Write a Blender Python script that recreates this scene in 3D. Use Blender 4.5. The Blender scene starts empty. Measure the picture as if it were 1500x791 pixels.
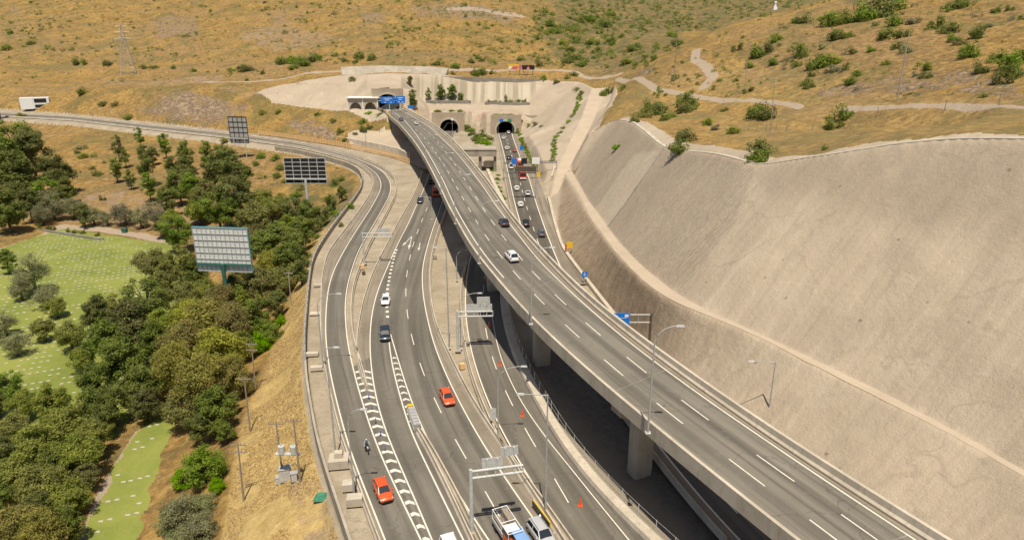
import bpy, bmesh, math, random
import numpy as np
from mathutils import Vector, Matrix, geometry
rng = np.random.default_rng(7); random.seed(7)
SC = bpy.context.scene; COL = SC.collection
R_ = math.radians
# ------------------------------------------------------------------ camera
H = 52.0; PITCH = R_(19); F = 1013.0
cp, sp = math.cos(PITCH), math.sin(PITCH)
def ray(u, v):
    x = (u-750)/F; y = -(v-395.5)/F
    return np.array([x, cp+y*sp, -sp+y*cp])
def P(u, v, z=0.0):
    d = ray(u, v); s = (z-H)/d[2]
    return np.array([d[0]*s, d[1]*s, z])
def PR(u, v, r):
    d = ray(u, v); s = r/math.hypot(d[0], d[1])
    return np.array([d[0]*s, d[1]*s, H+d[2]*s])
def depth(p): return p[1]*cp-(p[2]-H)*sp
cam = bpy.data.cameras.new('camera'); camo = bpy.data.objects.new('camera', cam); COL.objects.link(camo)
cam.sensor_fit = 'HORIZONTAL'; cam.sensor_width = 36; cam.lens = 36*F/1500
cam.clip_start = 0.5; cam.clip_end = 9000
camo.location = (0, 0, H); camo.rotation_euler = (math.pi/2-PITCH, 0, 0); SC.camera = camo
# ------------------------------------------------------------------ polylines
def arr(pts, z=0.0):
    return np.array([P(p[0], p[1], p[2] if len(p) > 2 else z) for p in pts])
def cum(a):
    return np.concatenate([[0], np.cumsum(np.linalg.norm(np.diff(a[:, :2], axis=0), axis=1))])
def resample(a, step=1.5):
    c = cum(a); n = max(2, int(c[-1]/step)+1); t = np.linspace(0, c[-1], n)
    return np.stack([np.interp(t, c, a[:, k]) for k in range(a.shape[1])], 1)
def smooth(a, step=1.5, sig=6.0):
    a = resample(np.asarray(a, float), step); n = len(a); k = max(1, int(3*sig/step))
    if n < 5: return a
    w = np.exp(-.5*(np.arange(-k, k+1)*step/sig)**2); w /= w.sum()
    lo = 2*a[0]-a[1:k+1][::-1] if n > k else None
    if n <= k:
        k = n-1; w = np.exp(-.5*(np.arange(-k, k+1)*step/sig)**2); w /= w.sum(); lo = 2*a[0]-a[1:k+1][::-1]
    hi = 2*a[-1]-a[-k-1:-1][::-1]
    b = np.concatenate([lo, a, hi]); 
    return np.stack([np.convolve(b[:, j], w, 'valid') for j in range(a.shape[1])], 1)
def normals2(a):
    d = np.gradient(a[:, :2], axis=0); d /= np.linalg.norm(d, axis=1)[:, None]+1e-9
    return np.stack([d[:, 1], -d[:, 0]], 1)          # to the right of travel
def offset(a, o, dz=0.0):
    b = a.copy(); b[:, :2] += normals2(a)*o; b[:, 2] += dz; return b
def extend(a, start=0, end=0):
    a = np.asarray(a, float)
    if start:
        d = a[0]-a[min(3, len(a)-1)]; d[2] = 0; d /= np.linalg.norm(d); a = np.vstack([a[0]+d*start, a])
    if end:
        d = a[-1]-a[max(-4, -len(a))]; d[2] = 0; d /= np.linalg.norm(d); a = np.vstack([a, a[-1]+d*end])
    return a
# ------------------------------------------------------------------ traced lines of the place (ground level 0, deck level DK)
DK = 12.0
SHELF = [(518,791),(506,754.5),(485,697),(468,640),(462,604),(454.7,566),(451.3,530),(450.3,491),(453.4,451),(456.4,410),(460.7,381),(470.8,361),(487,336.8),(505,312.6),(521,292),(531.4,276),(533.5,262),(528,250),(512,241),(485,233),(440,222),(400,216),(320,205),(213,193),(107,180),(0,174)]
A_BAR = [(554,791),(529,726),(514,678),(501,650),(492.6,614),(481,566),(472,523),(470.6,491),(470.6,451),(471.6,410.5),(477.7,380),(486.8,363.6),(509,335),(527,311),(543.4,284.7),(547.5,268.6),(543.4,256.4),(529,243.5),(509,235),(481,227),(440,217.5),(400,211.5),(320,201),(213,189.5),(107,177),(0,171)]
A_L = [(563.6,789),(537,722),(521.6,684),(507,642),(500,614),(491,580),(481,532),(477.5,500),(476.6,483),(477.7,451),(480.7,422.6),(488.8,396),(497,380),(511,355.5),(525,333),(541,309),(553.5,287),(558.6,274.6),(557.6,264.5),(551.5,254.4),(533,240.5),(509,231),(481,223.3),(440,214),(400,208),(320,198),(213,187),(107,175),(0,169)]
A_R = [(617,791),(588,731.6),(567,688),(549,645),(536,606),(525,570),(516,535),(508.5,500),(507,483),(505,451),(508,420.6),(515,396),(520,380),(529,359.6),(545,333),(557.6,311),(569.7,288.8),(572.7,276.6),(570.7,264.5),(561.6,252.4),(545.4,242.3),(517,231),(489,223),(440,211),(400,205.5),(320,195),(213,184),(107,172),(0,166)]
FARG = [(602.5,240),(582,231.7),(542,222.6),(501,214.5),(461,208.5),(420,202),(380,197),(320,189),(213,178),(107,166.5),(0,159)]
B_L = [(632,791),(605.6,722),(582.7,676),(568,645),(555,606),(547.6,572),(542,528.5),(541,500),(541.4,483),(545.4,451),(553.5,422.6),(565.7,396),(577,370),(586,350),(598,329),(610,301),(622,274.6),(629,256)]
G2_L = [(678,789),(651,735),(628.5,688),(604.6,640),(595,612),(583.6,572),(574,534),(569.4,500),(568.5,482)]
G2_R = [(716,791),(706,777),(692.5,756),(685,746),(660,705),(625,642),(608,602),(595,566),(583.6,528.5),(575,500),(570,482)]
R1_R = [(803,791),(784,762),(767,738),(746,712),(723,676),(701,641),(680,604),(661.4,566),(646,534),(633,500),(630,483),(622,451),(618,418.6),(618,394),(622,375),(632.4,339.4),(640.5,317),(649.6,291)]
R1_BAR = [(833,791),(807,752),(788,727),(765,695),(742,664),(720,631),(697,597),(675,556),(658,521),(641,485),(633,455),(629.5,420),(630,395),(633,372),(642,340),(650,317),(657,295)]
R2_BAR = [(822,791),(802,757),(778,721),(752,683),(729,645),(712,607),(694,562),(683,520),(676.5,476),(674.5,440),(677,408),(683,385)]
R2_L = [(832,791),(805,747),(782,711),(759,676),(736,640),(721,607),(702.5,559),(689,517),(682.6,474.5),(680,440),(683,410),(689,370)]
R2_E = [(920,789),(885,747),(843,694),(800,642),(768,597),(748,560),(732,521),(723,480),(718,440)]
R2_R = [(938,791),(910,766),(895,752),(870,729),(843,696),(824,667),(809,640),(785,597),(766,560),(747.6,519),(737,482),(731,440),(731,420),(735,395)]
T_L = [(733.0,205),(737.5,222),(742.5,245),(748,270),(754.5,300),(764,333)]
T_R = [(750.5,200),(756,215),(763,235),(775,262),(786,300),(800,340),(820,391)]
V_L = [(570.3,169),(583.5,179.5),(594.6,191.6),(606.7,206),(620.9,227),(633,249.2),(645.2,273.5),(657.3,300),(665.5,314.5),(688,355),(711,386.3),(733,411),(756.8,440.7),(781,465),(805.4,489.2),(829.6,511.4),(860,537.5),(882.6,558.5),(920.6,590.3),(958.5,620.7),(1009,661),(1059.6,702.8),(1110,743.5),(1172.7,789.5)]
V_R = [(592,157.5),(610.8,167.5),(637,182.5),(661.3,202),(685.6,229),(707.8,255.3),(724,277),(739.2,300),(753.5,318.5),(773.7,342.8),(794,365),(819,391),(847.8,419.4),(879.2,446.5),(898.5,461.3),(930.9,487),(971.3,517),(1011.8,545.3),(1060.7,580),(1130,626.7),(1210,678.7),(1299.5,734.7),(1392.7,790.8)]
VL_LINE = [(575,163),(594,178),(608.8,196),(622.9,217),(637,242),(651.2,268.5),(662.3,294),(672,314),(693.5,350),(716,382),(738,407)]
VR_LINE = [(579.4,157.2),(606.7,172.4),(629,186.5),(649.2,204.7),(671.4,227),(689.6,249.2),(707.8,273.5),(724,298),(741.3,320.6),(761.6,346.8),(787.2,380),(809.4,402.2),(833.7,425.5),(858,447.7),(890.4,476.5),(930.9,508.9),(971.3,539.2),(1011.8,569),(1072.2,611.8),(1130,649.4),(1210,705.4),(1299.5,764),(1344.7,792)]
VD_L = [(575,166.5),(609.8,190.6),(616.8,196.6),(622.3,202.7),(627.6,209.8),(633.6,217.2),(639,224.5),(644.5,233),(650.6,242.1),(656.7,252.6),(662.7,263.8),(670,276.7),(678.2,291.2),(687.5,307.4),(698.9,326.2),(713,348.3),(731.2,373.1),(755.9,403),(790.8,439.9),(835.7,484.1),(897.5,538.6),(981.2,606.8),(1092.5,691.8),(1220.8,785.4)]
VD_R = [(580,162),(597.2,172),(604.7,176.4),(614.8,183.5),(622,189.1),(629,195.6),(635.4,202.3),(641.7,209.1),(647.8,216),(653.6,223.5),(660.3,232.4),(666.8,241.7),(673.7,252.2),(680.7,262.7),(689,276),(698.3,290.8),(709,307.4),(721.7,326.2),(737.9,348.9),(760,375),(784.2,403.9),(820.5,439.9),(868,482.3),(932,535.2),(1016.6,601.2),(1128.7,681.4),(1268.8,777.4)]
TOE = np.array([(10.5,262),(12,240),(13,223),(13,196),(13.5,168),(16.3,150),(19.5,130),(23,110),(27.5,88),(32.5,67),(38.5,50),(46,38),(57,22),(72,0)], float)
BENCH_O = [(826,255,3),(846.5,285,5),(862.7,318,6.3),(874.6,336,7),(901,371,8),(929,403,8.6),(961.6,429.4,9.1),(994,447.6,9.6),(1019,457,9.8),(1050,469,10),(1100,491,10),(1200,541,10),(1277,580,10),(1330,606.7,10),(1389,638.7,10),(1450,670.7,10),(1499.5,702.7,10),(1600,761,10),(1740,850,10)]
BENCH_I = [(838,251,3.3),(856.6,285,5.1),(872,308,6.2),(891,334,7.1),(917,367,8.1),(945,395,8.7),(973.7,417,9.2),(1002,437.5,9.7),(1025,451,9.9),(1056,464,10.1),(1106,486,10.1),(1206,534,10.1),(1303,580,10.2),(1362,609,10.2),(1423,642.7,10.2),(1477,676,10.2),(1512,697,10.2),(1620,755,10.2),(1760,840,10.2)]
def up(z): return lambda pts: arr(pts, z)
shelf = smooth(extend(arr(SHELF), 30, 200), 2, 4)
a_bar = smooth(extend(arr(A_BAR), 30, 200), 2, 4)
a_l = smooth(extend(arr(A_L), 30, 200), 2, 4); a_r = smooth(extend(arr(A_R), 30, 200), 2, 4)
farg = smooth(extend(arr(FARG), 0, 200), 2, 5)
# the far straight of the ramp is kept parallel to its outer rail
toe = smooth(np.c_[TOE, np.zeros(len(TOE))], 2, 6)
bench_o = smooth(np.array([P(*p) for p in BENCH_O]), 2, 4); bench_i = smooth(np.array([P(*p) for p in BENCH_I]), 2, 4)
RIM = [(862,200,50),(876,187,50),(890,178.5,50),(905,175.5,50),(925,179,50),(945,194,50),(970,216,49),(1000,221,47),(1050,226,46),(1090,236,45),(1108,246,45),(1125,241,45),(1150,236,45),(1200,229,44),(1250,222,44),(1300,212,44),(1350,206,44),(1400,203,44),(1450,203,45),(1500,204,45),(1560,205,45)]
def rim_point(u, v, ang):              # where the ray meets a slope of that angle rising from the bench
    r = np.arange(60, 330, .25); d = ray(u, v); h = math.hypot(d[0], d[1]); x = d[0]/h*r; y = d[1]/h*r; z = H+d[2]/h*r
    dx = x[:, None]-bx_[None, :, 0]; dy = y[:, None]-bx_[None, :, 1]; dd = np.hypot(dx, dy); k = dd.argmin(1)
    side = dx[np.arange(len(r)), k] > 0
    f = (z-bx_[k, 2])-np.tan(R_(ang))*dd[np.arange(len(r)), k]
    ok = np.where(side & (f <= 0))[0]; i = ok[0] if len(ok) else 0
    return np.array([x[i], y[i], z[i]])
bench_o = extend(bench_o, 0, 50); bench_i = extend(bench_i, 0, 50); bx_ = resample(bench_i, 1.)
rim0 = np.array([rim_point(*q) for q in RIM]); rim = extend(smooth(rim0, 2, 4), 0, 80)
rimb = offset(rim, -4.5, 1.2); rimb[:8] = rimb[:8]
# ------------------------------------------------------------------ terrain height field
TP = []
def bl(a, dz=0.0, step=None):
    a = np.asarray(a, float)
    r = np.hypot(a[:, 0], a[:, 1]).mean()
    b = resample(a, step or max(1.0, r*.012)); b[:, 2] += dz; TP.append(b)
def blz(pts, step=None): bl(np.array([P(*p) for p in pts]), 0, step)
def blr(pts, step=None):               # ranges are given along the view axis; points left of it lie further out
    bl(np.array([PR(u, v, r*(math.hypot(1, (u-750)/F/1.02) if u < 560 else 1.)) for u, v, r in pts]), 0, step)
def beyond(u, v, line, ang):           # where the ray meets a slope of that angle rising behind a line on the ground
    r = np.arange(250, 900, .5); d = ray(u, v); h = math.hypot(d[0], d[1]); x = d[0]/h*r; y = d[1]/h*r; z = H+d[2]/h*r
    dx = x[:, None]-line[None, :, 0]; dy = y[:, None]-line[None, :, 1]; k = np.hypot(dx, dy).argmin(1); dd = np.hypot(dx, dy).min(1)
    ok = np.where((np.hypot(x, y) > np.hypot(line[k, 0], line[k, 1])) & (z-line[k, 2] <= np.tan(R_(ang))*dd))[0]; i = ok[0]
    return np.array([x[i], y[i], z[i]])
bl(shelf, -.35); bl(offset(shelf, -.7), -1.6)
bl(farg, -.35)
bl(toe, -.35); bl(bench_o); bl(bench_i); bl(rim); bl(rimb)
# corridor floor and the ground either side of it near the camera
bl(np.array([(0,20,-.35),(10,20,-.35),(40,15,-.35)])); bl(np.array([(-40,10,-3.),(-90,10,-12.),(-200,10,-13.5)]))
bl(offset(rim, -45, 2.)[len(rim)//2:])
# left bank and cemetery
blz([(300,830,-8.5),(312,791,-8.5),(330,700,-8.8),(332,640,-9),(352,590,-9),(382,520,-9),(407,470,-9),(424,400,-9),(444,350,-9),(474,300,-7)])
blz([(405,791,-4.5),(415,700,-4.6),(408,640,-4.8),(415,560,-5),(430,470,-5)])
blz([(195,830,-13),(205,791,-13),(218.7,739,-13),(229,697,-13),(248,649,-13),(275,590,-13),(300,520,-13),(310,450,-13),(290,390,-13),(250,352,-13.3)])
blz([(125,830,-13.5),(125,791,-13.5),(149,723,-13.5),(181,665,-13.5),(208,625,-13.5)])
for v in (900,791,700,600,500,430,380): blz([(-500,v,-13.8),(0,v,-13.6),(120,v,-13.5),(200,v,-13.4)], 8)
blz([(-400,378,-13.8),(0,364,-13.6),(90,327,-13.4),(170,333,-13.4),(240,354,-13.4)])
blz([(-300,290,-9),(0,262,-9),(130,262,-8.5),(260,265,-8),(330,270,-8)])
blz([(-300,225,-4),(0,205,-3.5),(130,212,-4),(260,225,-4),(400,245,-4.5)])
# bank behind the far ramp, T portal cut, headwalls
bl(np.array([beyond(u, v, farg, a) for u, v, a in [(-250,146,38),(-60,140,38),(0,137,38),(100,131,38),(200,122,40),(300,133,40),(380,150,36),(440,164,32),(480,175,28),(520,190,25)]]))
blz([(545,190,5.5),(575,200,3.5),(600,226,.5)])
blr([(-250,112,700),(0,108,610),(150,113,560),(300,111,520),(370,122,460)])
blr([(372,136,428),(430,123,430),(480,114,425),(560,109.5,419),(625,110,424),(700,115,428),(760,118,427),(800,119,424),(850,121,402)])
blr([(400,150,405),(440,157,396),(480,160.5,389),(511,161.5,384)])
blz([(511,162,12),(545,161,12),(575,160,12),(600,160,12),(606,163,11)])
bl(np.array([(-79,386.2,12.),(-57,386.2,12.)]), 0, 2); bl(np.array([(-79,389.6,22.5),(-57,389.6,22.5)]), 0, 2)
# ground under the first span of the viaduct: abutment bank
blz([(566,172,11.3),(580,172,11.3),(597,170,11.3)])
bl(np.array([P(588,196,4),P(600,210,-.35)])); 
blz([(629,256,-.35),(634,240,-.35),(640,215,-.35),(644,193,-.35)])
blz([(612,180,9),(622,186,6),(632,195,3)])
def step_face(x0, x1, y, z0, z1):
    bl(np.array([(x0,y-.4,z0),(x1,y-.4,z0)]), 0, 1.5); bl(np.array([(x0,y+3.2,z1),(x1,y+3.2,z1)]), 0, 1.5)
step_face(-45,-25,386,-.35,10.0); step_face(-13.5,6,378,-.35,9.6)
bl(np.array([(-24,388,2.),(-18,384,2.)])); bl(np.array([(-24,398,10.),(-16,392,10.)]))
blr([(625,151.5,413),(690,151.5,413),(712,153.5,405),(775,153.5,402)]); 
blr([(620,148.5,416),(690,148.5,416),(712,150.5,409),(775,150.5,406)])
blz([(727.5,197,-.35),(730,207,-.35),(734,222,-.35),(739,245,-.35),(745,270,-.35),(751,300,-.35)]); blz([(676,192,-.35),(670,200,-.35),(664,210,-.35)])
blz([(700,205,2.0),(712,198,3.5),(690,196,3.5)]); blz([(716,270,.2),(726,250,.2),(719,225,.2)])
blz([(752,197,-.35),(760,207,-.35),(770,225,-.35),(781,245,-.35),(795,268,-.35),(805,285,-.35)])
blz([(775,197,5.),(790,225,5.),(803,255,2.5)])
blr([(775,172,388),(820,190,330),(830,175,345)])
DRL = [(806,288,0.1),(813,262,2),(820,240,4.5),(836,205,10),(848,180,14),(860,150,19.5),(866,130,24)]
DRR = [(817,284,0.1),(827,262,2),(836,244,4.2),(856,205,10),(868,180,14),(880,150,19.5),(892,128,24)]
blz(DRL); blz(DRR)
blr([(866,195,285),(880,170,310),(893,150,345),(900,134,370)])
# hills
blr([(-400,95,760),(0,92,690),(150,98,640),(300,98,585),(450,102,500),(560,103,452),(650,105,447),(700,108,445),(790,110,442),(860,112,428),(905,118,385)])
blr([(-400,80,850),(0,78,740),(200,80,700),(400,82,640),(560,86,560),(700,92,490),(780,93,480),(850,98,470)])
blr([(-400,40,1000),(0,40,900),(200,42,860),(400,42,800),(560,45,740),(700,50,680),(800,60,640),(860,70,600)])
blr([(-400,0,1200),(0,0,1130),(200,0,1080),(400,0,1010),(560,0,950),(700,-2,900),(800,20,900),(870,40,880)])
blr([(-400,-45,1500),(0,-45,1420),(300,-45,1350),(560,-40,1250),(700,-40,1200),(800,-20,1250),(880,10,1200),(930,30,1050)])
blr([(-400,-60,2300),(300,-60,2300),(700,-50,2300),(900,-35,2500),(1100,-30,2600),(1300,-40,2700),(1700,-40,2700)])
blr([(900,45,1000),(960,25,1150),(1010,18,1500),(1100,8,1750),(1250,-5,1900),(1500,-10,2000)])
blr([(905,95,480),(960,75,560),(1010,62,620),(1090,50,680),(1180,45,750),(1300,30,800),(1500,10,800)])
blr([(905,112,345),(940,104,345),(1000,72,375),(1050,45,430),(1100,27,455),(1135,19,462),(1170,16,462),(1220,6,465),(1300,-25,480),(1500,-70,480),(1800,-80,420)])
blr([(900,150,300),(940,140,295),(1010,128,285),(1100,113,280),(1200,105,262),(1300,98,245),(1400,95,232),(1500,92,222),(1650,92,205)])
blr([(900,135,330),(960,120,318),(1050,85,320),(1150,60,320),(1250,45,310),(1350,38,300),(1500,30,285),(1650,30,260)])
blr([(1050,60,370),(1150,35,380),(1250,18,380),(1350,5,365),(1500,-15,345),(1700,-20,320)])
blr([(930,160,280),(1000,160,262),(1050,158,245),(1110,152,240),(1170,158,220),(1230,162,205),(1300,162,190),(1400,158,178),(1500,162,165),(1650,165,155)])
blr([(930,168,268),(985,183,235),(1060,185,212),(1120,190,190),(1200,190,176),(1300,185,160),(1400,180,148),(1500,180,138),(1650,184,128)])
pts = np.concatenate(TP)
key = np.round(pts[:, :2]*2).astype(int); _, ui = np.unique(key, axis=0, return_index=True); pts = pts[ui]
res = geometry.delaunay_2d_cdt([Vector((float(a), float(b))) for a, b in pts[:, :2]], [], [], 0, 1e-4)
tv = np.array([(v.x, v.y) for v in res[0]]); tz = np.array([pts[o[0], 2] for o in res[3]]); tf = [f for f in res[2]]
AZ0, AZ1, DAZ = R_(-56), R_(56), R_(.085)
az = np.arange(AZ0, AZ1, DAZ); LR = .0055
lr = np.arange(math.log(24), math.log(2500), LR); rr = np.exp(lr)
NA, NR = len(az), len(rr)
GX = rr[:, None]*np.sin(az)[None]; GY = rr[:, None]*np.cos(az)[None]
GZ = np.full((NR, NA), np.nan)
for f in tf:
    a, b, c = tv[f[0]], tv[f[1]], tv[f[2]]
    tri = np.array([a, b, c]); rad = np.hypot(tri[:, 0], tri[:, 1])
    aa = np.arctan2(tri[:, 0], tri[:, 1])
    j0 = max(0, int((aa.min()-AZ0)/DAZ)-1); j1 = min(NA, int((aa.max()-AZ0)/DAZ)+3)
    rmin = max(0.01, rad.min()*.9)
    n_ = tri.mean(0)
    e = min(np.hypot(*((tri[k]+t*(tri[(k+1) % 3]-tri[k])))) for k in range(3) for t in np.linspace(0, 1, 9))
    i0 = max(0, int((math.log(max(e*.97, 1e-3))-lr[0])/LR)-2); i1 = min(NR, int((math.log(rad.max())-lr[0])/LR)+3)
    if i1 <= i0 or j1 <= j0: continue
    x = GX[i0:i1, j0:j1]; y = GY[i0:i1, j0:j1]
    d = (b[1]-c[1])*(a[0]-c[0])+(c[0]-b[0])*(a[1]-c[1])
    if abs(d) < 1e-9: continue
    l0 = ((b[1]-c[1])*(x-c[0])+(c[0]-b[0])*(y-c[1]))/d; l1 = ((c[1]-a[1])*(x-c[0])+(a[0]-c[0])*(y-c[1]))/d; l2 = 1-l0-l1
    m = (l0 >= -1e-4) & (l1 >= -1e-4) & (l2 >= -1e-4)
    z = l0*tz[f[0]]+l1*tz[f[1]]+l2*tz[f[2]]
    GZ[i0:i1, j0:j1][m] = z[m]
for j in range(NA):                                    # outside the triangulation: carry on from the nearest known radius
    c = GZ[:, j]; ok = np.where(~np.isnan(c))[0]
    if len(ok): GZ[:, j] = np.interp(np.arange(NR), ok, c[ok])
cols = np.where(~np.isnan(GZ[0]))[0]
for j in range(NA):
    if np.isnan(GZ[0, j]): GZ[:, j] = GZ[:, cols[np.argmin(abs(cols-j))]]
# ---- plan polygons
def inpoly(x, y, poly):
    poly = np.asarray(poly)[:, :2]; m = np.zeros(x.shape, bool); n = len(poly)
    for k in range(n):
        x0, y0 = poly[k]; x1, y1 = poly[(k+1) % n]
        if y0 == y1: continue
        c = ((y0 > y) != (y1 > y)) & (x < (x1-x0)*(y-y0)/(y1-y0)+x0); m ^= c
    return m
def vnoise(x, y, s, seed):
    r = np.random.default_rng(seed); T = r.random((256, 256))
    u = x/s; v = y/s; iu = np.floor(u).astype(int); iv = np.floor(v).astype(int); fu = u-iu; fv = v-iv
    fu = fu*fu*(3-2*fu); fv = fv*fv*(3-2*fv); g = lambda a, b: T[a % 256, b % 256]
    return (g(iu, iv)*(1-fu)+g(iu+1, iv)*fu)*(1-fv)+(g(iu, iv+1)*(1-fu)+g(iu+1, iv+1)*fu)*fv-.5
def raw_h(x, y):
    r = np.hypot(x, y); a = np.arctan2(x, y)
    fi = np.clip((np.log(np.maximum(r, 1))-lr[0])/LR, 0, NR-1.001); fj = np.clip((a-AZ0)/DAZ, 0, NA-1.001)
    i = fi.astype(int); j = fj.astype(int); u = fi-i; v = fj-j
    return (GZ[i, j]*(1-u)+GZ[i+1, j]*u)*(1-v)+(GZ[i, j+1]*(1-u)+GZ[i+1, j+1]*u)*v
def gh(x, y): return float(raw_h(np.array([float(x)]), np.array([float(y)]))[0])
def G(u, v, off=0.0, rmin=26, rmax=2400):
    """first point of the ray through (u, v) that is `off` metres above the ground"""
    d = ray(u, v); hr = math.hypot(d[0], d[1]); r = np.exp(np.arange(math.log(rmin), math.log(rmax), .002))
    x = d[0]/hr*r; y = d[1]/hr*r; z = H+d[2]/hr*r
    k = np.where(z <= raw_h(x, y)+off)[0]
    k = k[0] if len(k) else len(r)-1
    return np.array([x[k], y[k], raw_h(x[k:k+1], y[k:k+1])[0]])
# corridor and engineered areas keep their crisp shape, the rest is smoothed and roughened
corr = np.vstack([shelf[shelf[:, 1] > 18], farg[::-1][:]]) if False else None
corridor_poly = np.vstack([offset(shelf, -1.2), [farg[-1]], farg[::-1], [P(629,256),P(640,215),P(644,192)], [(-40,396,0),(-26,396,0),(-14,379,0),(5,379,0)], [P(760,207),P(781,245)], toe, [(60,10,0),(-30,10,0)]])
m_corr = inpoly(GX, GY, corridor_poly)
cut_poly = np.vstack([toe, [(90,-20,0)], rim[::-1], [P(838,262,3)]])
m_cut = inpoly(GX, GY, cut_poly)
def poly_px(pts, off=0.0): return np.array([G(u, v, off) for u, v in pts])
lawn_px = [[(-400,800),(-400,372),(0,364),(60,345),(95,335),(130,340),(240,357),(300,385),(290,450),(250,560),(205,600),(170,640),(60,640),(-100,900)],
           [(120,860),(125,791),(149,723),(181,665),(208,625),(235,600),(258,610),(248,649),(229,697),(218.7,739),(205,791),(196,860)]]
lawn_polys = [arr(q, -13.5) for q in lawn_px]
m_lawn = inpoly(GX, GY, lawn_polys[0]) | inpoly(GX, GY, lawn_polys[1])
head_px = [(372,134),(430,122),(480,113),(560,108.5),(625,109),(700,114),(760,117),(800,118),(850,120),(900,134),(868,185),(835,255),(812,285),(800,268),(781,240),(765,205),(750,192),(640,192),(630,250),(603,241),(590,232),(515,218),(508,196),(575,190),(560,176),(511,163),(470,160),(400,151)]
head_poly = np.array([(lambda p: p)(G(u, v)) for u, v in head_px])
m_head = inpoly(GX, GY, head_poly)
dirt_poly = np.vstack([np.array([P(*p) for p in DRL]), np.array([P(*p) for p in DRR])[::-1]])
apron_poly = poly_px([(836,246),(856,206),(880,150),(893,130),(905,130),(890,160),(862,205),(842,252)])
m_dirt = inpoly(GX, GY, dirt_poly); m_apron = inpoly(GX, GY, apron_poly)
hard = m_corr | m_cut | m_head | m_lawn | m_dirt | m_apron
def blur(a, n):
    for _ in range(n):
        b = a.copy()
        b[1:-1] += a[:-2]+a[2:]; b[1:-1] /= 3
        c = b.copy(); c[:, 1:-1] += b[:, :-2]+b[:, 2:]; c[:, 1:-1] /= 3; a = c
    return a
soft = np.clip(blur((~hard).astype(float), 14)*2-1, 0, 1)
Zs = blur(GZ, 60); GZ = GZ*(1-soft)+Zs*soft
rad = np.hypot(GX, GY); far = np.clip((rad-250)/600, 0, 1)
nz = (vnoise(GX,GY,60,1)*6+vnoise(GX,GY,26,2)*3.2)*np.clip((rad-200)/300, 0, 1)+vnoise(GX,GY,11,3)*1.2*(.5+far)+vnoise(GX,GY,4.5,4)*.55+vnoise(GX,GY,1.9,5)*.22
gul = np.abs(vnoise(GX+.5*GY, GY*.35, 70, 9))*-14*np.clip((rad-430)/300, 0, 1)
GZ += soft*(nz+gul)
lawn_soft = np.clip(blur(m_lawn.astype(float), 3), 0, 1)
cutn = (vnoise(GX,GY,14,11)*1.1+vnoise(GX,GY,5,12)*.45+vnoise(GX,GY,2.,13)*.16)
m_slope = (m_cut | m_head | m_apron) & ~m_corr
sl = np.clip(blur(m_slope.astype(float), 4)*2-1, 0, 1)
_bq = np.vstack([bench_o, bench_i[::-1]])
def near(x, y, line, w_):
    d = np.full(x.shape, 1e9)
    for a in resample(line, 1.5): d = np.minimum(d, np.hypot(x-a[0], y-a[1]))
    return np.clip(d/w_-.25, 0, 1)
GZ += sl*cutn*.8*near(GX, GY, (resample(bench_o, 1.)[:150]+0)*1.0, 5)*near(GX, GY, bench_i, 5)
rimd = None
# tunnel mouths: open the steep face where the bores run
BORES = [(-34.5,386,5.1,0.0,6.6), (-3.5,378,4.95,0.0,6.5), (-67.7,386.5,6.6,DK,8.0)]
# ------------------------------------------------------------------ materials
def lin(r, g=None, b=None): return (r, g, b, 1)
class NT:
    def __init__(s, name):
        s.m = bpy.data.materials.new(name); s.m.use_nodes = True; s.t = s.m.node_tree; s.b = s.t.nodes['Principled BSDF']
        s.b.inputs['Roughness'].default_value = .9; s.b.inputs['Specular IOR Level'].default_value = .25
    def n(s, typ, **kw):
        x = s.t.nodes.new(typ)
        for k, v in kw.items():
            if k.startswith('i_'): s.set(x.inputs[int(k[2:]) if k[2:].isdigit() else k[2:].replace('_', ' ')], v)
            else: setattr(x, k, v)
        return x
    def set(s, sock, v):
        if hasattr(v, 'is_linked') or hasattr(v, 'links'): s.t.links.new(v, sock)
        else: sock.default_value = v
    def pos(s): return s.n('ShaderNodeNewGeometry').outputs['Position']
    def scalev(s, vec, sc): return s.n('ShaderNodeVectorMath', operation='MULTIPLY', i_0=vec, i_1=sc).outputs[0]
    def noise(s, vec, scale, detail=4, rough=.55, dist=0):
        return s.n('ShaderNodeTexNoise', i_Vector=vec, i_Scale=scale, i_Detail=detail, i_Roughness=rough, i_Distortion=dist).outputs['Fac']
    def ramp(s, fac, lo, hi, a=0., b=1.):
        return s.n('ShaderNodeMapRange', i_0=fac, i_1=lo, i_2=hi, i_3=a, i_4=b).outputs[0]
    def math(s, op, a, b=0.): return s.n('ShaderNodeMath', operation=op, i_0=a, i_1=b).outputs[0]
    def mix(s, f, a, b):
        x = s.n('ShaderNodeMix', data_type='RGBA'); s.set(x.inputs[0], f); s.set(x.inputs[6], a); s.set(x.inputs[7], b); return x.outputs[2]
    def mul(s, a, f):
        x = s.n('ShaderNodeMix', data_type='RGBA', blend_type='MULTIPLY'); x.inputs[0].default_value = 1; s.set(x.inputs[6], a); s.set(x.inputs[7], f); return x.outputs[2]
    def attr(s, name): return s.n('ShaderNodeAttribute', attribute_name=name).outputs['Fac']
    def col(s, c): s.set(s.b.inputs['Base Color'], c)
    def bump(s, h, strength=.5, dist=.2):
        x = s.n('ShaderNodeBump', i_Strength=strength, i_Distance=dist, i_Height=h); s.t.links.new(x.outputs[0], s.b.inputs['Normal'])
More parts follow.
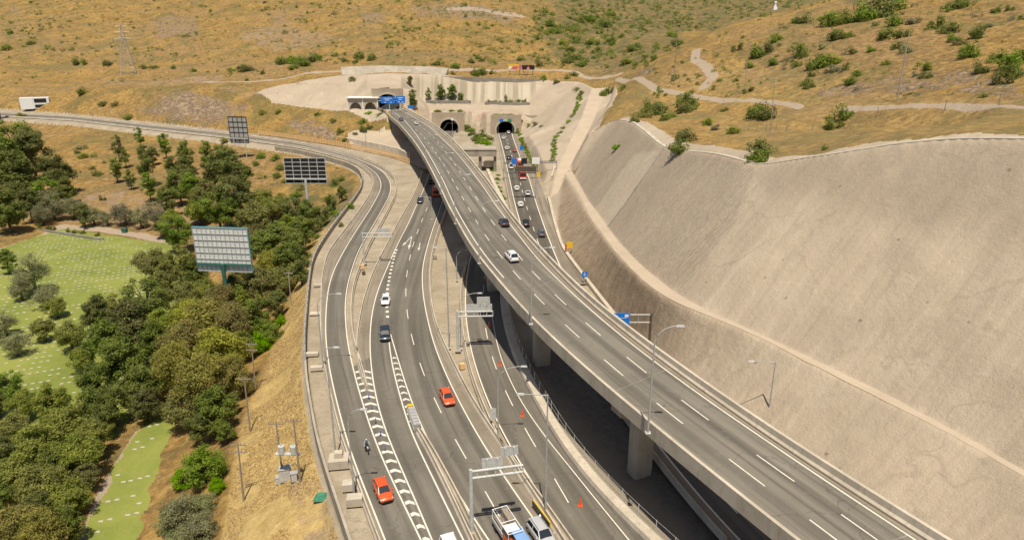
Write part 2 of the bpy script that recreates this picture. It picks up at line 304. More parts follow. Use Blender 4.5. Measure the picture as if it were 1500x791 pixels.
def plain(name, c, rough=.6, metal=0., var=.12, scale=3., spec=.4):
    t = NT(name); p = t.n('ShaderNodeTexCoord').outputs['Object']; f = t.noise(p, scale, 5)
    d = tuple(x*(1-var*1.6) for x in c); e = tuple(min(1, x*(1+var)) for x in c)
    t.col(t.mix(t.ramp(f, .3, .7), (*d, 1), (*e, 1))); t.b.inputs['Roughness'].default_value = rough; t.b.inputs['Metallic'].default_value = metal
    t.b.inputs['Specular IOR Level'].default_value = spec
    return t.m
def grass_hill_mat():
    t = NT('dry_hillside'); p = t.pos()
    ps = t.scalev(p, (1, .6, 1.))
    big = t.noise(p, .012, 5, .6); mid = t.noise(ps, .075, 6, .62, .6); fine = t.noise(p, .55, 6, .7); vf = t.noise(p, 2.6, 4, .7)
    c = t.mix(t.ramp(mid, .36, .64), (.205, .117, .030, 1), (.35, .212, .055, 1))
    c = t.mix(t.ramp(big, .46, .62), c, (.25, .155, .062, 1))
    c = t.mix(t.math('MULTIPLY', t.ramp(fine, .50, .66), .8), c, (.40, .272, .092, 1))
    c = t.mix(t.math('MULTIPLY', t.ramp(fine, .50, .34), .85), c, (.135, .082, .034, 1))
    tf_ = t.noise(ps, .30, 6, .75, .5); c = t.mix(t.math('MULTIPLY', t.ramp(tf_, .53, .64), .75), c, (.12, .088, .04, 1)); c = t.mix(t.math('MULTIPLY', t.ramp(tf_, .43, .33), .5), c, (.36, .25, .098, 1))
    g = t.noise(p, .03, 7, .7, 1.); gm = t.math('MULTIPLY', t.ramp(g, .485, .585), t.ramp(vf, .35, .6))
    c = t.mix(t.math('MULTIPLY', gm, .85), c, (.105, .10, .034, 1))
    stw = t.attr('straw'); c = t.mix(t.math('MULTIPLY', stw, .8), c, t.mix(t.ramp(fine, .3, .7), (.40,.275,.10,1), (.57,.42,.175,1)))
    gr = t.attr('green'); c = t.mix(t.math('MULTIPLY', gr, t.ramp(t.noise(p, .12, 6, .7), .38, .58)), c, (.085, .085, .035, 1))
    # soil / rock
    so = t.math('ADD', t.attr('soil'), t.math('MULTIPLY', t.ramp(t.noise(p, .022, 7, .65, .8), .64, .76), .6))
    sm = t.ramp(t.math('ADD', so, t.math('MULTIPLY', t.math('SUBTRACT', t.noise(p, .18, 7, .7), .5), 1.4)), .45, .75)
    c = t.mix(sm, c, t.mix(t.ramp(vf, .3, .7), (.21, .145, .095, 1), (.34, .25, .175, 1)))
    rk = t.ramp(t.math('ADD', t.attr('rock'), t.math('MULTIPLY', t.math('SUBTRACT', t.noise(p, .16, 7, .72), .5), 1.6)), .5, .75)
    vo = t.n('ShaderNodeTexVoronoi', feature='DISTANCE_TO_EDGE', i_Vector=t.n('ShaderNodeVectorMath', operation='ADD', i_0=t.scalev(p, (1, 1, 2.4)), i_1=t.scalev(t.n('ShaderNodeTexNoise', i_Vector=p, i_Scale=.22, i_Detail=6).outputs['Color'], (11, 11, 11))).outputs[0], i_Scale=.16).outputs['Distance']
    rc = t.mix(t.ramp(t.noise(p, .35, 6, .7), .3, .7), (.21, .145, .085, 1), (.37, .275, .18, 1)); rc = t.mix(t.ramp(vo, 0, .10), (.12, .08, .05, 1), rc)
    c = t.mix(rk, c, rc)
    pa = t.attr('path'); c = t.mix(t.ramp(t.math('ADD', pa, t.math('MULTIPLY', t.math('SUBTRACT', fine, .5), .8)), .45, .7), c, (.36, .28, .20, 1))
    c = t.mul(c, t.mix(t.ramp(vf, .25, .75), (.82, .82, .82, 1), (1.14, 1.14, 1.14, 1)))
    t.col(c); h = t.math('ADD', t.math('MULTIPLY', fine, 1.), t.math('MULTIPLY', vf, .35)); h = t.math('ADD', h, t.math('MULTIPLY', t.math('MULTIPLY', t.ramp(vo, 0, .25), rk), .9))
    t.bump(h, .9, .7); return t.m
def shot_mat():
    t = NT('sprayed_concrete'); p = t.pos()
    big = t.noise(p, .035, 5, .6, 1.2); mid = t.noise(p, .16, 6, .65, .8); fine = t.noise(p, 1.1, 6, .7); vf = t.noise(p, 4.5, 4, .7)
    c = t.mix(t.ramp(big, .30, .70), (.335, .268, .192, 1), (.44, .357, .26, 1))
    c = t.mix(t.math('MULTIPLY', t.ramp(mid, .54, .72), .3), c, (.285, .23, .165, 1))
    c = t.mix(t.math('MULTIPLY', t.ramp(mid, .42, .30), .35), c, (.50, .41, .305, 1))
    # run-off streaks down the fall line
    al = t.n('ShaderNodeAttribute', attribute_name='along').outputs['Fac']; pz = t.n('ShaderNodeSeparateXYZ', i_0=p).outputs[2]
    av = t.n('ShaderNodeCombineXYZ', i_0=al, i_1=t.math('MULTIPLY', pz, .07)).outputs[0]
    st = t.noise(av, .42, 6, .7, .3); c = t.mix(t.math('MULTIPLY', t.ramp(st, .50, .70), .42), c, (.255, .205, .148, 1)); c = t.mix(t.math('MULTIPLY', t.ramp(st, .46, .30), .35), c, (.50, .415, .31, 1))
    st2 = t.noise(av, 1.7, 4, .7); c = t.mix(t.math('MULTIPLY', t.ramp(st2, .54, .72), .25), c, (.25, .20, .145, 1))
    pt = t.noise(p, .055, 3, .5, 2.); c = t.mix(t.math('MULTIPLY', t.ramp(pt, .58, .66), .16), c, (.50, .42, .31, 1)); pt2 = t.noise(t.scalev(p, (1,1,1.6)), .085, 4, .6, 1.5); c = t.mix(t.math('MULTIPLY', t.ramp(pt2, .61, .66), .4), c, (.27, .215, .155, 1))
    c = t.mix(t.math('MULTIPLY', t.attr('pale'), .7), c, t.mix(t.ramp(fine, .3, .7), (.36, .295, .215, 1), (.46, .385, .285, 1)))
    c = t.mix(t.math('MULTIPLY', t.attr('upper'), t.ramp(mid, .2, .6, .35, .62)), c, (.255, .205, .145, 1))
    # seams between spraying passes
    w = t.n('ShaderNodeVectorMath', operation='ADD', i_0=p, i_1=t.scalev(t.n('ShaderNodeTexNoise', i_Vector=p, i_Scale=.12, i_Detail=5).outputs['Color'], (14, 14, 14))).outputs[0]
    vo = t.n('ShaderNodeTexVoronoi', feature='DISTANCE_TO_EDGE', i_Vector=w, i_Scale=.055).outputs['Distance']
    c = t.mix(t.math('MULTIPLY', t.ramp(vo, .022, .0), t.ramp(big, .42, .60, 0, .42)), c, (.25, .195, .145, 1))
    # spots left by the anchor heads
    sp_ = t.n('ShaderNodeTexVoronoi', i_Vector=p, i_Scale=.24).outputs['Distance']
    c = t.mix(t.math('MULTIPLY', t.ramp(sp_, .075, .05), t.ramp(mid, .3, .55, .15, .8)), c, (.19, .14, .10, 1))
    # older rough ribbed part and brown lower slope
    rb = t.attr('rib'); wv = t.n('ShaderNodeTexWave', wave_type='BANDS', bands_direction='X', i_Vector=t.n('ShaderNodeCombineXYZ', i_0=al, i_1=t.math('MULTIPLY', pz, .5)).outputs[0], i_Scale=.30, i_Distortion=9., i_Detail=6, i_Detail_Scale=1.4, i_Detail_Roughness=.65).outputs['Fac']
    old = t.mix(t.ramp(fine, .35, .65), (.205, .16, .115, 1), (.36, .29, .215, 1)); old = t.mix(t.math('MULTIPLY', t.ramp(wv, .45, .05), .28), old, (.15, .11, .075, 1))
    c = t.mix(t.math('MULTIPLY', rb, .42), c, old)
    br = t.attr('brown'); bc = t.mix(t.ramp(t.noise(t.scalev(p, (1, 1, .5)), .5, 6, .7), .35, .65), (.165, .115, .07, 1), (.33, .245, .165, 1))
    c = t.mix(t.math('MULTIPLY', br, .78), c, bc)
    # pale and grey stripes of the wall over the tunnels
    sx = t.n('ShaderNodeSeparateXYZ', i_0=p).outputs[0]; s1 = t.noise(t.n('ShaderNodeCombineXYZ', i_0=sx, i_1=0.).outputs[0], .19, 2, .5)
    c = t.mix(t.attr('stripe'), c, t.mix(t.ramp(t.math('ADD', s1, t.math('MULTIPLY', t.math('SUBTRACT', fine, .5), .12)), .45, .53), (.27, .228, .158, 1), (.43, .37, .275, 1)))
    rk = t.attr('rock'); c = t.mix(t.ramp(t.math('ADD', rk, t.math('MULTIPLY', t.math('SUBTRACT', mid, .5), 1.)), .5, .7), c, t.mix(t.ramp(t.noise(p, .5, 7, .75), .3, .7), (.25, .155, .11, 1), (.44, .31, .24, 1)))
    c = t.mul(c, t.mix(t.ramp(vf, .25, .75), (.90, .90, .90, 1), (1.08, 1.08, 1.08, 1)))
    t.col(c); t.bump(t.math('ADD', t.math('ADD', t.math('MULTIPLY', fine, .8), t.math('MULTIPLY', vf, .25)), t.math('MULTIPLY', t.math('MULTIPLY', wv, rb), .35)), .6, .45); return t.m
def gravel_mat():
    t = NT('pale_gravel'); p = t.pos(); a = t.noise(p, .12, 6, .65, .5); f = t.noise(p, 1.2, 6, .7); v = t.noise(p, 6, 3, .7)
    c = t.mix(t.ramp(a, .35, .65), (.265, .218, .152, 1), (.385, .322, .232, 1)); c = t.mix(t.math('MULTIPLY', t.ramp(f, .5, .66), .7), c, (.22, .178, .122, 1))
    c = t.mix(t.attr('dark'), c, t.mix(t.ramp(f, .3, .7), (.085, .072, .057, 1), (.155, .13, .10, 1)))  # shade below the viaduct, darkened into the gravel colour
    c = t.mul(c, t.mix(t.ramp(v, .25, .75), (.84, .84, .84, 1), (1.12, 1.12, 1.12, 1))); t.col(c); t.bump(t.math('ADD', f, v), .4, .1); return t.m
def dirt_mat():
    t = NT('dirt'); p = t.pos(); a = t.noise(p, .15, 6, .65); f = t.noise(p, 1.5, 6, .7)
    t.col(t.mix(t.ramp(f, .3, .7), t.mix(t.ramp(a, .35, .65), (.36, .285, .20, 1), (.46, .37, .27, 1)), (.42, .34, .25, 1))); t.bump(f, .5, .2); return t.m
def lawn_mat():
    t = NT('mown_grass'); p = t.pos(); a = t.noise(p, .06, 5, .6, .5); f = t.noise(p, .7, 6, .7); v = t.noise(p, 5, 3, .7)
    c = t.mix(t.ramp(a, .35, .65), (.140, .172, .030, 1), (.225, .240, .050, 1)); c = t.mix(t.math('MULTIPLY', t.ramp(f, .5, .72), .55), c, (.27, .235, .075, 1))
    c = t.mul(c, t.mix(t.ramp(v, .2, .8), (.82, .82, .82, 1), (1.15, 1.15, 1.15, 1))); t.col(c); t.bump(f, .4, .15); return t.m
def asphalt_mat(name, c0, c1, tracks=.5, lanes=3.5, off=0.):
    t = NT(name); p = t.pos(); uv = t.n('ShaderNodeUVMap').outputs[0]; sx = t.n('ShaderNodeSeparateXYZ', i_0=uv)
    u = sx.outputs[0]; w = sx.outputs[1]
    a = t.noise(p, .06, 5, .6, .4); f = t.noise(p, 1.0, 5, .7); v = t.noise(p, 9, 3, .7)
    c = t.mix(t.ramp(a, .35, .65), (*c0, 1), (*c1, 1))
    lg = t.noise(t.n('ShaderNodeCombineXYZ', i_0=t.math('MULTIPLY', u, 1.), i_1=t.math('MULTIPLY', w, .018)).outputs[0], 1.1, 5, .6)
    c = t.mix(t.math('MULTIPLY', t.ramp(lg, .5, .66), .85), c, tuple(x*.72 for x in c0)+(1,)); c = t.mix(t.math('MULTIPLY', t.ramp(lg, .46, .32), .5), c, tuple(x*1.22 for x in c1)+(1,))
    ph = t.math('SINE', t.math('MULTIPLY', t.math('ADD', u, off), 2*math.pi/lanes)); ph = t.ramp(ph, -.2, 1)
    c = t.mix(t.math('MULTIPLY', ph, tracks), c, tuple(x*.66 for x in c0)+(1,))
    c = t.mix(t.math('MULTIPLY', t.ramp(f, .55, .75), .3), c, tuple(x*1.35 for x in c1)+(1,))
    crk = t.n('ShaderNodeTexVoronoi', feature='DISTANCE_TO_EDGE', i_Vector=t.n('ShaderNodeVectorMath', operation='ADD', i_0=p, i_1=t.scalev(t.n('ShaderNodeTexNoise', i_Vector=p, i_Scale=.35, i_Detail=4).outputs['Color'], (4, 4, 4))).outputs[0], i_Scale=.09).outputs['Distance']
    c = t.mix(t.math('MULTIPLY', t.ramp(crk, .006, .0), .55), c, tuple(x*.5 for x in c0)+(1,))
    c = t.mul(c, t.mix(t.ramp(v, .25, .75), (.88, .88, .88, 1), (1.1, 1.1, 1.1, 1))); t.col(c); t.b.inputs['Roughness'].default_value = .85; t.bump(v, .25, .02); return t.m
def concrete_mat(name, c0, c1, streak=.35):
    t = NT(name); p = t.pos(); a = t.noise(p, .25, 5, .6); st = t.noise(t.scalev(p, (1, 1, .12)), 1.6, 5, .65); f = t.noise(p, 5, 4, .7)
    c = t.mix(t.ramp(a, .35, .65), (*c0, 1), (*c1, 1)); c = t.mix(t.math('MULTIPLY', t.ramp(st, .52, .70), streak), c, tuple(x*.5 for x in c0)+(1,))
    c = t.mul(c, t.mix(t.ramp(f, .25, .75), (.92, .92, .92, 1), (1.06, 1.06, 1.06, 1))); t.col(c); t.bump(f, .2, .03); return t.m
def paint_mat(name, c, wear=.35):
    t = NT(name); p = t.pos(); f = t.noise(p, 2.2, 6, .75); t.col(t.mix(t.math('MULTIPLY', t.ramp(f, .5, .72), wear), (*c, 1), (.24, .21, .17, 1))); return t.m
def leaf_mat(name, c0, c1, c2):
    t = NT(name); p = t.n('ShaderNodeTexCoord').outputs['Object']; ob = t.n('ShaderNodeObjectInfo').outputs['Random']; ri = t.n('ShaderNodeNewGeometry').outputs['Random Per Island']
    f = t.noise(p, 2.3, 4, .6)
    c = t.mix(t.ramp(f, .38, .62), (*c0, 1), (*c1, 1)); c = t.mix(t.ramp(ri, .55, 1., 0, .8), c, (*c2, 1))
    hs = t.n('ShaderNodeHueSaturation', i_Hue=t.ramp(ob, 0, 1, .478, .522), i_Saturation=t.ramp(ob, 0, 1, .85, 1.12), i_Value=t.ramp(ob, 0, 1, .82, 1.2), i_Color=c).outputs[0]
    t.col(hs); t.b.inputs['Roughness'].default_value = .75; t.b.inputs['Specular IOR Level'].default_value = .15
    tr = t.n('ShaderNodeBsdfTranslucent', i_Color=hs); mx = t.n('ShaderNodeMixShader', i_0=.55, i_1=t.b.outputs[0], i_2=tr.outputs[0])
    t.t.links.new(mx.outputs[0], t.t.nodes['Material Output'].inputs[0]); return t.m
M = {}
M['hill'] = grass_hill_mat(); M['shot'] = shot_mat(); M['gravel'] = gravel_mat(); M['dirt'] = dirt_mat(); M['lawn'] = lawn_mat()
M['asph'] = asphalt_mat('asphalt_worn', (.130, .115, .092), (.175, .156, .125), .5)
M['asph_deck'] = asphalt_mat('asphalt_deck', (.142, .125, .099), (.195, .173, .138), .55, 3.5, 1.2)
M['asph_dark'] = asphalt_mat('asphalt_dark', (.095, .084, .066), (.13, .115, .092), .35)
M['shoulder'] = asphalt_mat('asphalt_shoulder', (.185, .153, .113), (.25, .21, .158), 0.)
M['conc'] = concrete_mat('concrete', (.30, .26, .205), (.41, .36, .285)); M['conc_pale'] = concrete_mat('concrete_pale', (.40, .345, .265), (.54, .47, .37), .4)
M['conc_dark'] = concrete_mat('concrete_weathered', (.20, .18, .15), (.29, .26, .22), .5)
M['white'] = paint_mat('road_paint_white', (.66, .61, .51), .5); M['white_worn'] = paint_mat('road_paint_worn', (.62, .58, .50), .7)
M['galv'] = plain('galvanised_steel', (.52, .52, .49), .5, .15); M['pole'] = plain('grey_pole_metal', (.42, .41, .38), .5, .2); M['wood'] = plain('weathered_wood', (.27, .22, .17), .9)
M['dark_metal'] = plain('dark_metal', (.05, .05, .05), .5); M['rust'] = plain('rusty_brown_panel', (.10, .075, .055), .8); M['orange_rail'] = plain('orange_rail_paint', (.66, .43, .20), .7)
M['blue'] = plain('sign_blue', (.012, .17, .62), .5, 0, .05); M['sgreen'] = plain('sign_green', (.02, .25, .12), .5); M['yellow'] = plain('sign_yellow', (.72, .46, .02), .6, 0, .05); M['sign_white'] = plain('sign_white', (.75, .75, .72), .6)
M['black'] = plain('black_rubber', (.015, .015, .015), .8); M['tunnel'] = concrete_mat('tunnel_lining', (.13, .085, .045), (.20, .13, .07)); M['bark'] = plain('bark', (.13, .10, .075), .95, 0, .35)
M['marker'] = plain('pale_stone', (.50, .46, .34), .8, 0, .3, .9); M['tarp'] = plain('pale_board', (.62, .63, .60), .8, 0, .1, 1.); M['greensteel'] = plain('green_painted_steel', (.035, .13, .10), .5); M['teal'] = plain('teal_edge_paint', (.05, .27, .33), .5)
M['grave'] = M['marker']
# ------------------------------------------------------------------ mesh helpers
class MB:
    def __init__(s): s.v = []; s.f = []; s.mi = []; s.uv = None
    def add(s, vs, fs, mi=0):
        o = len(s.v); s.v += [tuple(map(float, q)) for q in vs]; s.f += [tuple(o+i for i in f) for f in fs]; s.mi += [mi]*len(fs); return s
    def box(s, c, size, rz=0., mi=0, M4=None, taper=1.):
        hx, hy, hz = size[0]/2, size[1]/2, size[2]/2; vs = []
        for z in (-1, 1):
            k = taper if z > 0 else 1.
            for x, y in ((-1,-1),(1,-1),(1,1),(-1,1)): vs.append((x*hx*k, y*hy*k, z*hz))
        ca, sa = math.cos(rz), math.sin(rz)
        vs = [(c[0]+x*ca-y*sa, c[1]+x*sa+y*ca, c[2]+z) for x, y, z in vs]
        if M4: vs = [tuple(M4 @ Vector(q)) for q in vs]
        return s.add(vs, [(3,2,1,0),(4,5,6,7),(0,1,5,4),(1,2,6,5),(2,3,7,6),(3,0,4,7)], mi)
    def tube(s, path, r, n=8, mi=0, cap=True):
        path = [Vector(q) for q in path]; rs = r if isinstance(r, (list, tuple)) else [r]*len(path); vs = []; fs = []
        for k, q in enumerate(path):
            d = (path[min(k+1, len(path)-1)]-path[max(k-1, 0)]).normalized()
            a = d.cross(Vector((0,0,1)) if abs(d.z) < .9 else Vector((1,0,0))).normalized(); b = d.cross(a)
            for j in range(n):
                t = 2*math.pi*j/n; vs.append(q+a*math.cos(t)*rs[k]+b*math.sin(t)*rs[k])
        for k in range(len(path)-1):
            for j in range(n): fs.append((k*n+j, k*n+(j+1) % n, (k+1)*n+(j+1) % n, (k+1)*n+j))
        if cap: fs += [tuple(range(n-1, -1, -1)), tuple((len(path)-1)*n+j for j in range(n))]
        return s.add(vs, fs, mi)
    def prism(s, poly, d, mi=0):          # poly: list of 3-D points (planar), d: extrusion vector
        n = len(poly); d = Vector(d); a = [Vector(q) for q in poly]; b = [q+d for q in a]
        return s.add(a+b, [tuple(range(n-1, -1, -1)), tuple(range(n, 2*n))]+[(i, (i+1) % n, n+(i+1) % n, n+i) for i in range(n)], mi)
    def sweep(s, line, prof, mi=0, closed=True):   # line Nx3, prof list of (right, up)
        nr = normals2(line); m = len(prof); vs = []; fs = []
        for k in range(len(line)):
            for a, b in prof: vs.append((line[k,0]+nr[k,0]*a, line[k,1]+nr[k,1]*a, line[k,2]+b))
        for k in range(len(line)-1):
            for j in range(m if closed else m-1): fs.append((k*m+j, (k+1)*m+j, (k+1)*m+(j+1) % m, k*m+(j+1) % m))
        if closed: fs += [tuple(range(m)), tuple((len(line)-1)*m+j for j in range(m-1, -1, -1))]
        return s.add(vs, fs, mi)
    def build(s, name, mats, parent=None, smooth_=False, loc=None, fix=True):
        me = bpy.data.meshes.new(name); vs = s.v
        if loc is not None: vs = [(a-loc[0], b-loc[1], c-loc[2]) for a, b, c in vs]
        me.from_pydata(vs, [], s.f); me.update()
        if fix and len(s.f) < 20000:
            bm = bmesh.new(); bm.from_mesh(me); bmesh.ops.recalc_face_normals(bm, faces=bm.faces); bm.to_mesh(me); bm.free()
        for m in (mats if isinstance(mats, (list, tuple)) else [mats]): me.materials.append(M[m] if isinstance(m, str) else m)
        me.polygons.foreach_set('material_index', s.mi)
        if smooth_: me.polygons.foreach_set('use_smooth', [True]*len(s.f))
        o = bpy.data.objects.new(name, me); COL.objects.link(o)
        if parent: o.parent = parent
        elif loc is not None: o.location = loc
        return o
def tag(o, label=None, cat=None, group=None, kind=None):
    if label: o['label'] = label
    if cat: o['category'] = cat
    if group: o['group'] = group
    if kind: o['kind'] = kind
    return o
def empty(name, loc, rz=0., label=None, cat=None, group=None):
    o = bpy.data.objects.new(name, None); o.location = loc; o.rotation_euler = (0, 0, rz); o.empty_display_size = .3; COL.objects.link(o); return tag(o, label, cat, group)
def dup(root, loc, rz=None, label=None, scale=None):
    r = root.copy(); COL.objects.link(r); r.location = loc
    if rz is not None: r.rotation_euler = (r.rotation_euler[0], r.rotation_euler[1], rz)
    if scale is not None: r.scale = scale
    if label: r['label'] = label
    for ch in list(root.children):
        c = ch.copy(); COL.objects.link(c); c.parent = r
        for g in list(ch.children):
            d = g.copy(); COL.objects.link(d); d.parent = c
    return r
# ------------------------------------------------------------------ terrain meshes
idx = np.arange(NR*NA).reshape(NR, NA)
quads = np.stack([idx[:-1,:-1], idx[:-1,1:], idx[1:,1:], idx[1:,:-1]], -1).reshape(-1, 4)
V3 = np.stack([GX.ravel(), GY.ravel(), GZ.ravel()], 1)
cx = (GX[:-1,:-1]+GX[1:,1:])/2; cy = (GY[:-1,:-1]+GY[1:,1:])/2
zmin = np.minimum(np.minimum(GZ[:-1,:-1], GZ[:-1,1:]), np.minimum(GZ[1:,:-1], GZ[1:,1:]))
kill = np.zeros(cx.shape, bool)
for bx, by, hw, bz, bh in BORES:
    kill |= (abs(cx-bx) < hw) & (cy > by-3) & (cy < by+30) & (zmin < bz+bh)
zone = np.zeros(cx.shape, int)
jx = cx+vnoise(cx,cy,2.2,31)*1.2; jy = cy+vnoise(cx,cy,2.2,32)*1.2
def zp(poly): return inpoly(jx, jy, poly)
zone[zp(lawn_polys[0]) | zp(lawn_polys[1])] = 1
zone[zp(head_poly) | zp(apron_poly)] = 2
zone[inpoly(cx, cy, np.vstack([toe, [(90,-20,0)], rimb[::-1], [P(838,262,3)]]))] = 2
zone[zp(dirt_poly)] = 3
zone[(zone == 0) & (cx > -60) & (cx < 14) & (cy > 368) & (cy < 424)] = 2
zone[inpoly(cx, cy, corridor_poly)] = 4

def pdist(x, y, line):
    line = np.asarray(line)[:, :2]; d = np.full(x.shape, 1e9)
    for a, b in zip(line[:-1], line[1:]):
        e = b-a; L2 = (e**2).sum()+1e-9; t = np.clip(((x-a[0])*e[0]+(y-a[1])*e[1])/L2, 0, 1)
        d = np.minimum(d, np.hypot(x-a[0]-t*e[0], y-a[1]-t*e[1]))
    return d
fx, fy = GX.ravel(), GY.ravel()
rock = np.zeros(len(fx)); soil = np.zeros(len(fx)); path = np.zeros(len(fx)); green = np.zeros(len(fx)); rib = np.zeros(len(fx)); brown = np.zeros(len(fx)); stripe = np.zeros(len(fx)); dark = np.zeros(len(fx))
def maskpx(pts, px=0): return inpoly(fx, fy, poly_px(pts)).astype(float)
def mblur(m, n=4): return blur(m.reshape(NR, NA), n).ravel()
for q in ([(185,165),(215,150),(300,160),(345,170),(340,188),(270,185)], [(100,152),(150,158),(150,168),(100,162)], [(230,137),(300,135),(385,155),(380,172),(345,170),(300,158),(240,152)], [(400,172),(470,178),(500,195),(498,212),(430,200)]): rock = np.maximum(rock, maskpx(q)*.8)
for q in ([(220,28),(290,25),(300,60),(225,62)], [(595,8),(700,5),(760,18),(750,40),(660,32),(600,28)], [(1180,125),(1260,120),(1400,95),(1495,120),(1500,150),(1380,135),(1200,150)], [(90,35),(110,25),(120,45)], [(930,100),(960,95),(965,112),(935,118)], [(10,5),(35,8),(30,25),(8,20)], [(520,20),(560,15),(575,35),(530,40)], [(390,20),(420,15),(430,35),(395,38)]): rock = np.maximum(rock, maskpx(q)*.66)
for q in ([(300,122),(500,118),(470,165),(390,150),(320,135)], [(0,130),(180,115),(330,108),(330,122),(0,128)], [(415,700),(500,690),(520,800),(440,800)], [(60,325),(330,290),(300,350),(170,335)], [(0,270),(200,280),(330,300),(100,330),(0,330)], [(330,60),(420,30),(520,60),(400,80)]): soil = np.maximum(soil, maskpx(q)*.55)
road_paths = [[(300,121),(380,119),(450,108),(560,100),(650,103),(765,102),(840,106),(905,110)], [(905,116),(960,131),(1050,147),(1130,150),(1170,158)], [(1240,160),(1380,155),(1500,158),(1600,160)], [(1020,73),(1018,88),(1035,100),(1045,113),(1030,130)], [(660,14),(720,18),(760,24)]]
for q, w in zip(road_paths, (3.2, 1.6, 1.6, 2.0, 7)):
    path = np.maximum(path, np.clip(1.6-pdist(fx, fy, np.array([G(u, v) for u, v in q]))/w, 0, 1))
path = np.maximum(path, np.clip(1.5-pdist(fx, fy, np.array([P(u, v, -13.5) for u, v in [(-60,378),(0,366),(60,348),(92,333),(150,338),(200,345),(250,356)]]))/2.2, 0, 1))
path = np.maximum(path, np.clip(1.4-pdist(fx, fy, np.array([P(u, v, -13.5) for u, v in [(112,830),(128,780),(152,722),(184,664),(205,632)]]))/1.0, 0, 1))
for q in ([(780,20),(860,5),(1000,5),(1000,60),(930,100),(840,100),(800,60)], [(880,0),(1250,-10),(1290,14),(1100,26),(1000,30)], [(430,255),(520,262),(510,320),(450,350),(420,300)]): green = np.maximum(green, maskpx(q)*.8)
green[(np.hypot(fx, fy) > 800) & (fx > 60)] = .95
rib = np.maximum(maskpx([(905,176),(945,194),(1000,221),(1090,236),(1108,247),(1075,330),(1000,430),(930,385),(860,295),(842,262),(870,215)]), maskpx([(806,180),(850,130),(868,150),(840,200),(812,250)])*.0)
brown = maskpx([(826,258),(862,318),(901,371),(962,430),(1000,450),(930,500),(880,452),(845,400),(815,330)])
brown = np.maximum(brown, maskpx([(1000,447),(1100,491),(1000,530),(930,490)])*.35)
stripe = maskpx([(606,112),(700,116),(790,119),(775,150),(712,151),(690,149),(620,148)])
rock = np.maximum(rock, maskpx([(615,152),(780,154),(765,168),(690,172),(622,165)])*.9); rock = np.maximum(rock, maskpx([(676,165),(722,165),(722,192),(700,190),(676,180)])*.9)
soil2 = maskpx([(322,600),(352,560),(385,505),(420,470),(410,540),(380,600),(350,680)])*.35; soil = np.maximum(soil, soil2)
deck_shade_line = np.array([(8,104),(14,90),(20,74),(26,62),(34,48),(44,35)], float)
dark = np.clip(1.4-pdist(fx, fy, deck_shade_line)/9, 0, 1)*1.  # mask for the viaduct's shade painted into the ground colour
straw = inpoly(fx, fy, np.vstack([[P(u, v, -6)[:2] for u, v in [(300,900),(318,790),(335,690),(350,610),(390,520),(425,440),(450,380),(475,330)]], [P(u, v, -1)[:2] for u, v in [(505,300),(470,360),(452,430),(450,520),(470,640),(520,800),(560,900)]]])).astype(float)
straw = np.maximum(straw, inpoly(fx, fy, np.vstack([offset(rim[rim[:,1] > 20], -2.)[:, :2], offset(rim[rim[:,1] > 0], -60)[::-1, :2]]))*.15); straw = mblur(straw, 6)
rock, soil = mblur(rock, 9), mblur(soil, 9)
rock, soil, green, rib, brown, stripe = [mblur(q, 3) for q in (rock, soil, green, rib, brown, stripe)]
along = np.zeros(len(fx)); br_ = resample(bench_o, 1.); bc_ = cum(br_)
_m = np.where((np.hypot(fx, fy) < 420) & (fx > -60))[0]
_best = np.full(len(_m), 1e9)
for a, c_ in zip(br_[::1], bc_[::1]):
    d_ = np.hypot(fx[_m]-a[0], fy[_m]-a[1]); k_ = d_ < _best; _best[k_] = d_[k_]; along[_m[k_]] = c_
along = blur(along.reshape(NR, NA), 4).ravel()
pale = mblur(np.maximum(maskpx([(968,222),(888,333),(866,309),(930,225)]), maskpx([(945,192),(975,214),(985,216),(965,188),(950,182)])), 2); rib = np.where(pale > .4, rib*.1, rib)
upper = mblur(maskpx([(1100,255),(1160,238),(1300,215),(1520,208),(1520,372),(1400,335),(1250,312),(1130,285)]), 12)
def terrain_piece(name, z, mat, attrs):
    sel = (zone.ravel() == z) & ~kill.ravel(); q = quads[sel]; used, inv = np.unique(q, return_inverse=True)
    me = bpy.data.meshes.new(name); me.vertices.add(len(used)); me.vertices.foreach_set('co', V3[used].astype(np.float32).ravel())
    n = len(q); me.loops.add(n*4); me.loops.foreach_set('vertex_index', inv.reshape(-1).astype(np.int32)); me.polygons.add(n)
    me.polygons.foreach_set('loop_start', (np.arange(n)*4).astype(np.int32)); me.update(calc_edges=True); me.validate()
    me.polygons.foreach_set('use_smooth', np.ones(n, bool))
    for a, val in attrs.items():
        at = me.attributes.new(a, 'FLOAT', 'POINT'); at.data.foreach_set('value', val[used].astype(np.float32))
    me.materials.append(M[mat]); o = bpy.data.objects.new(name, me); COL.objects.link(o); o['kind'] = 'structure'; return o
terrain_piece('hillside', 0, 'hill', dict(rock=rock, soil=soil, path=path, green=green, straw=straw))
terrain_piece('cemetery_lawn', 1, 'lawn', {})
terrain_piece('cut_slope', 2, 'shot', dict(rib=rib, brown=brown, stripe=stripe, rock=rock, along=along, upper=upper, pale=pale))
terrain_piece('dirt_track', 3, 'dirt', {})
terrain_piece('gravel_ground', 4, 'gravel', dict(dark=dark))
